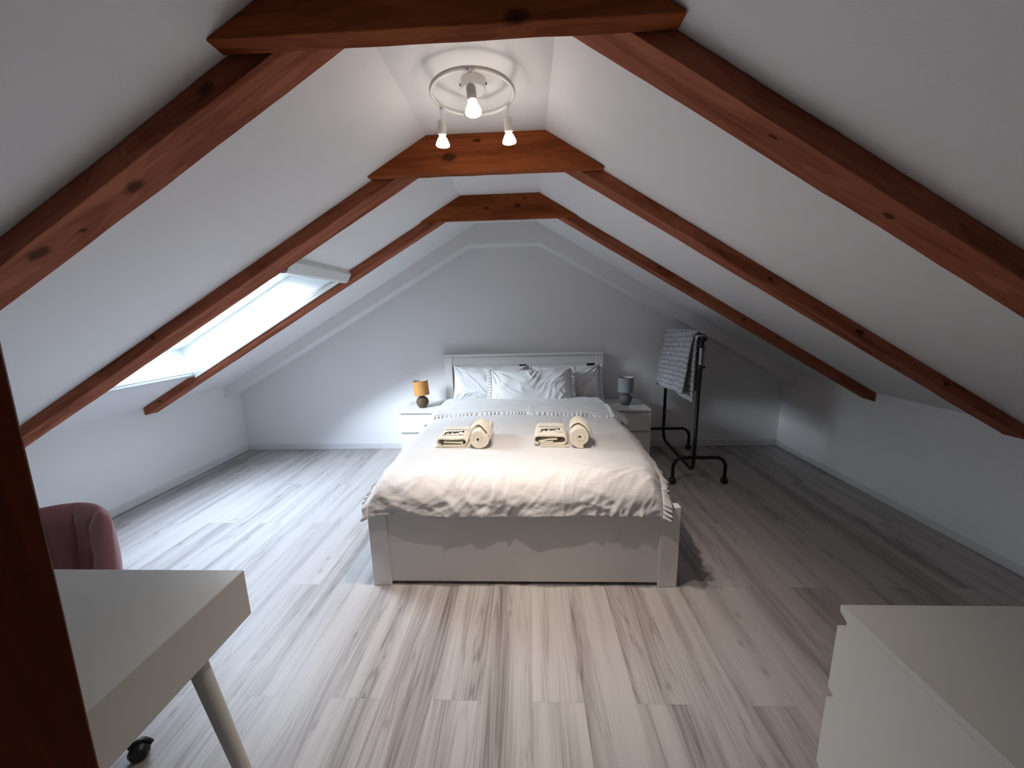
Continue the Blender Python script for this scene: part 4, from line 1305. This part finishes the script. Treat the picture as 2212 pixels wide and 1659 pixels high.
# local: seat faces -Y (towards desk), backrest at +Y
def shell_pt(u, v, off=0.0):
    # u: -1..1 round the back, v: 0 seat level .. 1 top rim
    a = u * radians(84)
    rx = 0.160 + 0.012 * v; ry = 0.170 + 0.030 * v
    yc = -0.005
    top = 0.778 - 0.030 * abs(u) ** 3.0 - 0.17 * max(0, (abs(u) - 0.74) / 0.26) ** 1.7
    z0 = 0.43
    z = z0 + (top - z0) * v
    bulge = 1 + 0.05 * sin(pi * v)
    # petals fanning up from the lower centre
    c = u / (0.30 + 0.70 * v ** 0.75)
    tuft = min(1.0, abs(cos(pi * c * 2.5)) * 1.6) ** 0.45 if abs(c) < 1 else 1.0
    r_in = 0.020 * tuft * min(1, (1 - v) * 9 + .25) - off
    x = (rx * bulge - r_in * 0.9) * sin(a); y = yc + (ry * bulge - r_in) * cos(a)
    return Vector((x, y, z))
b = B()
nu, nv = 180, 44
inn = [[shell_pt(-1 + 2 * i / nu, j / nv) for j in range(nv + 1)] for i in range(nu + 1)]
outr = []
for i in range(nu + 1):
    row = []
    for j in range(nv + 1):
        u = -1 + 2 * i / nu; v = j / nv; a = u * radians(84)
        x = (0.160 + .012 * v + 0.042) * (1 + .05 * sin(pi * v)) * sin(a); y = -0.005 + (0.170 + .030 * v + 0.042) * (1 + .05 * sin(pi * v)) * cos(a)
        row.append(Vector((x, y, inn[i][j].z)))
    outr.append(row)
def closed_section(i):
    sec_ = list(inn[i])
    p, q = inn[i][-1], outr[i][-1]
    for k in range(1, 6):
        f = k / 6
        sec_.append(p.lerp(q, f) + Vector((0, 0, 0.026 * sin(pi * f))))
    sec_ += outr[i][::-1]
    return sec_
secs = [closed_section(i) for i in range(nu + 1)]
ln = len(secs[0]); vs = [v for s_ in secs for v in s_]
fs = [[i * ln + k, (i + 1) * ln + k, (i + 1) * ln + (k + 1) % ln, i * ln + (k + 1) % ln] for i in range(nu) for k in range(ln)]
# rounded ends
fs.append([k for k in range(ln)]); fs.append([nu * ln + k for k in range(ln)][::-1])
b.add(vs, fs)
link('backrest', b, M['velvet'], chair, smooth='full', local=True)
b = B()
pr = []
for i in range(25):
    f = i / 24
    pr.append((0.0 if i == 24 else 0.245 * (1 - f ** 6) ** 0.5 if f < 1 else 0, 0))
def seat_pt(u, v):
    a = 2 * pi * u
    # superellipse plan, domed top
    ce, se = cos(a), sin(a)
    k = (abs(ce) ** 2.6 + abs(se) ** 2.6) ** (-1 / 2.6)
    if v < 0.5: r_ = v * 2; z = 0.385
    else: r_ = 2 - v * 2; z = 0.450 + 0.022 * (1 - r_ ** 2)
    rr = r_
    zz = z
    if 0.42 < v < 0.58: zz = 0.385 + (0.450 - 0.385) * (v - 0.42) / 0.16; rr = 0.84 + 0.16 * sin(pi * (v - 0.42) / 0.16)
    return Vector((0.200 * k * ce * rr, -0.055 + 0.200 * k * se * rr, zz))
b.grid(seat_pt, 48, 40, closed_u=True)
link('seat', b, M['velvet'], chair, smooth='full', local=True)
b = B(); b.tube([(0, 0, 0.10), (0, 0, 0.30)], 0.025, 20); b.tube([(0, 0, 0.28), (0, 0, 0.385)], 0.014, 16)
link('gas_column', b, M['chrome'], chair, smooth=True, local=True)
b = B(); b.box(-0.09, 0.09, -0.09, 0.09, 0.368, 0.384)
link('seat_plate', b, M['black_plastic'], chair, bevel=0.004, local=True)
# one star leg points at the visible castor; angles are local
vis = math.atan2(0.985 - CHY, -1.385 - CHX) - radians(24)
for k in range(5):
    a = vis + k * 2 * pi / 5
    d = Vector((cos(a), sin(a), 0)); sd = Vector((-sin(a), cos(a), 0))
    b = B()
    secs2 = []
    for (r_, z, wd, hh) in ((0.02, 0.125, 0.030, 0.035), (0.12, 0.118, 0.026, 0.030), (0.25, 0.100, 0.020, 0.022), (0.325, 0.078, 0.016, 0.016)):
        c = d * r_ + Vector((0, 0, z))
        secs2.append([c + sd * wd * cos(t) + Vector((0, 0, hh * sin(t))) for t in [2 * pi * q / 12 for q in range(12)]])
    vs = [v for s_ in secs2 for v in s_]
    fs = [[i * 12 + k2, i * 12 + (k2 + 1) % 12, (i + 1) * 12 + (k2 + 1) % 12, (i + 1) * 12 + k2] for i in range(3) for k2 in range(12)]
    fs += [list(range(12))[::-1], [36 + q for q in range(12)]]
    b.add(vs, fs)
    lg = link('base_leg', b, M['chrome'], chair, smooth=True, local=True)
    b = B()
    hub = d * 0.335
    tr = Vector((cos(a + 0.9), sin(a + 0.9), 0)); ts = Vector((-tr.y, tr.x, 0))
    b.tube([hub + Vector((0, 0, 0.075)), hub + Vector((0, 0, 0.045))], 0.007, 10)
    wc = hub + tr * 0.018 + Vector((0, 0, 0.030))
    for s_ in (-1, 1):
        b.tube([wc + ts * (s_ * 0.007), wc + ts * (s_ * 0.013), wc + ts * (s_ * 0.026)], [0.029, 0.030, 0.022], 24)
    # hood over the twin wheels
    hood = []
    for q in range(9):
        t = radians(10 + q * 16)
        hood.append(wc + tr * (0.033 * cos(t)) + Vector((0, 0, 0.033 * sin(t))))
    b.tube(hood, 0.006, 8)
    link('caster', b, M['black_plastic'], lg, smooth=True, local=True)
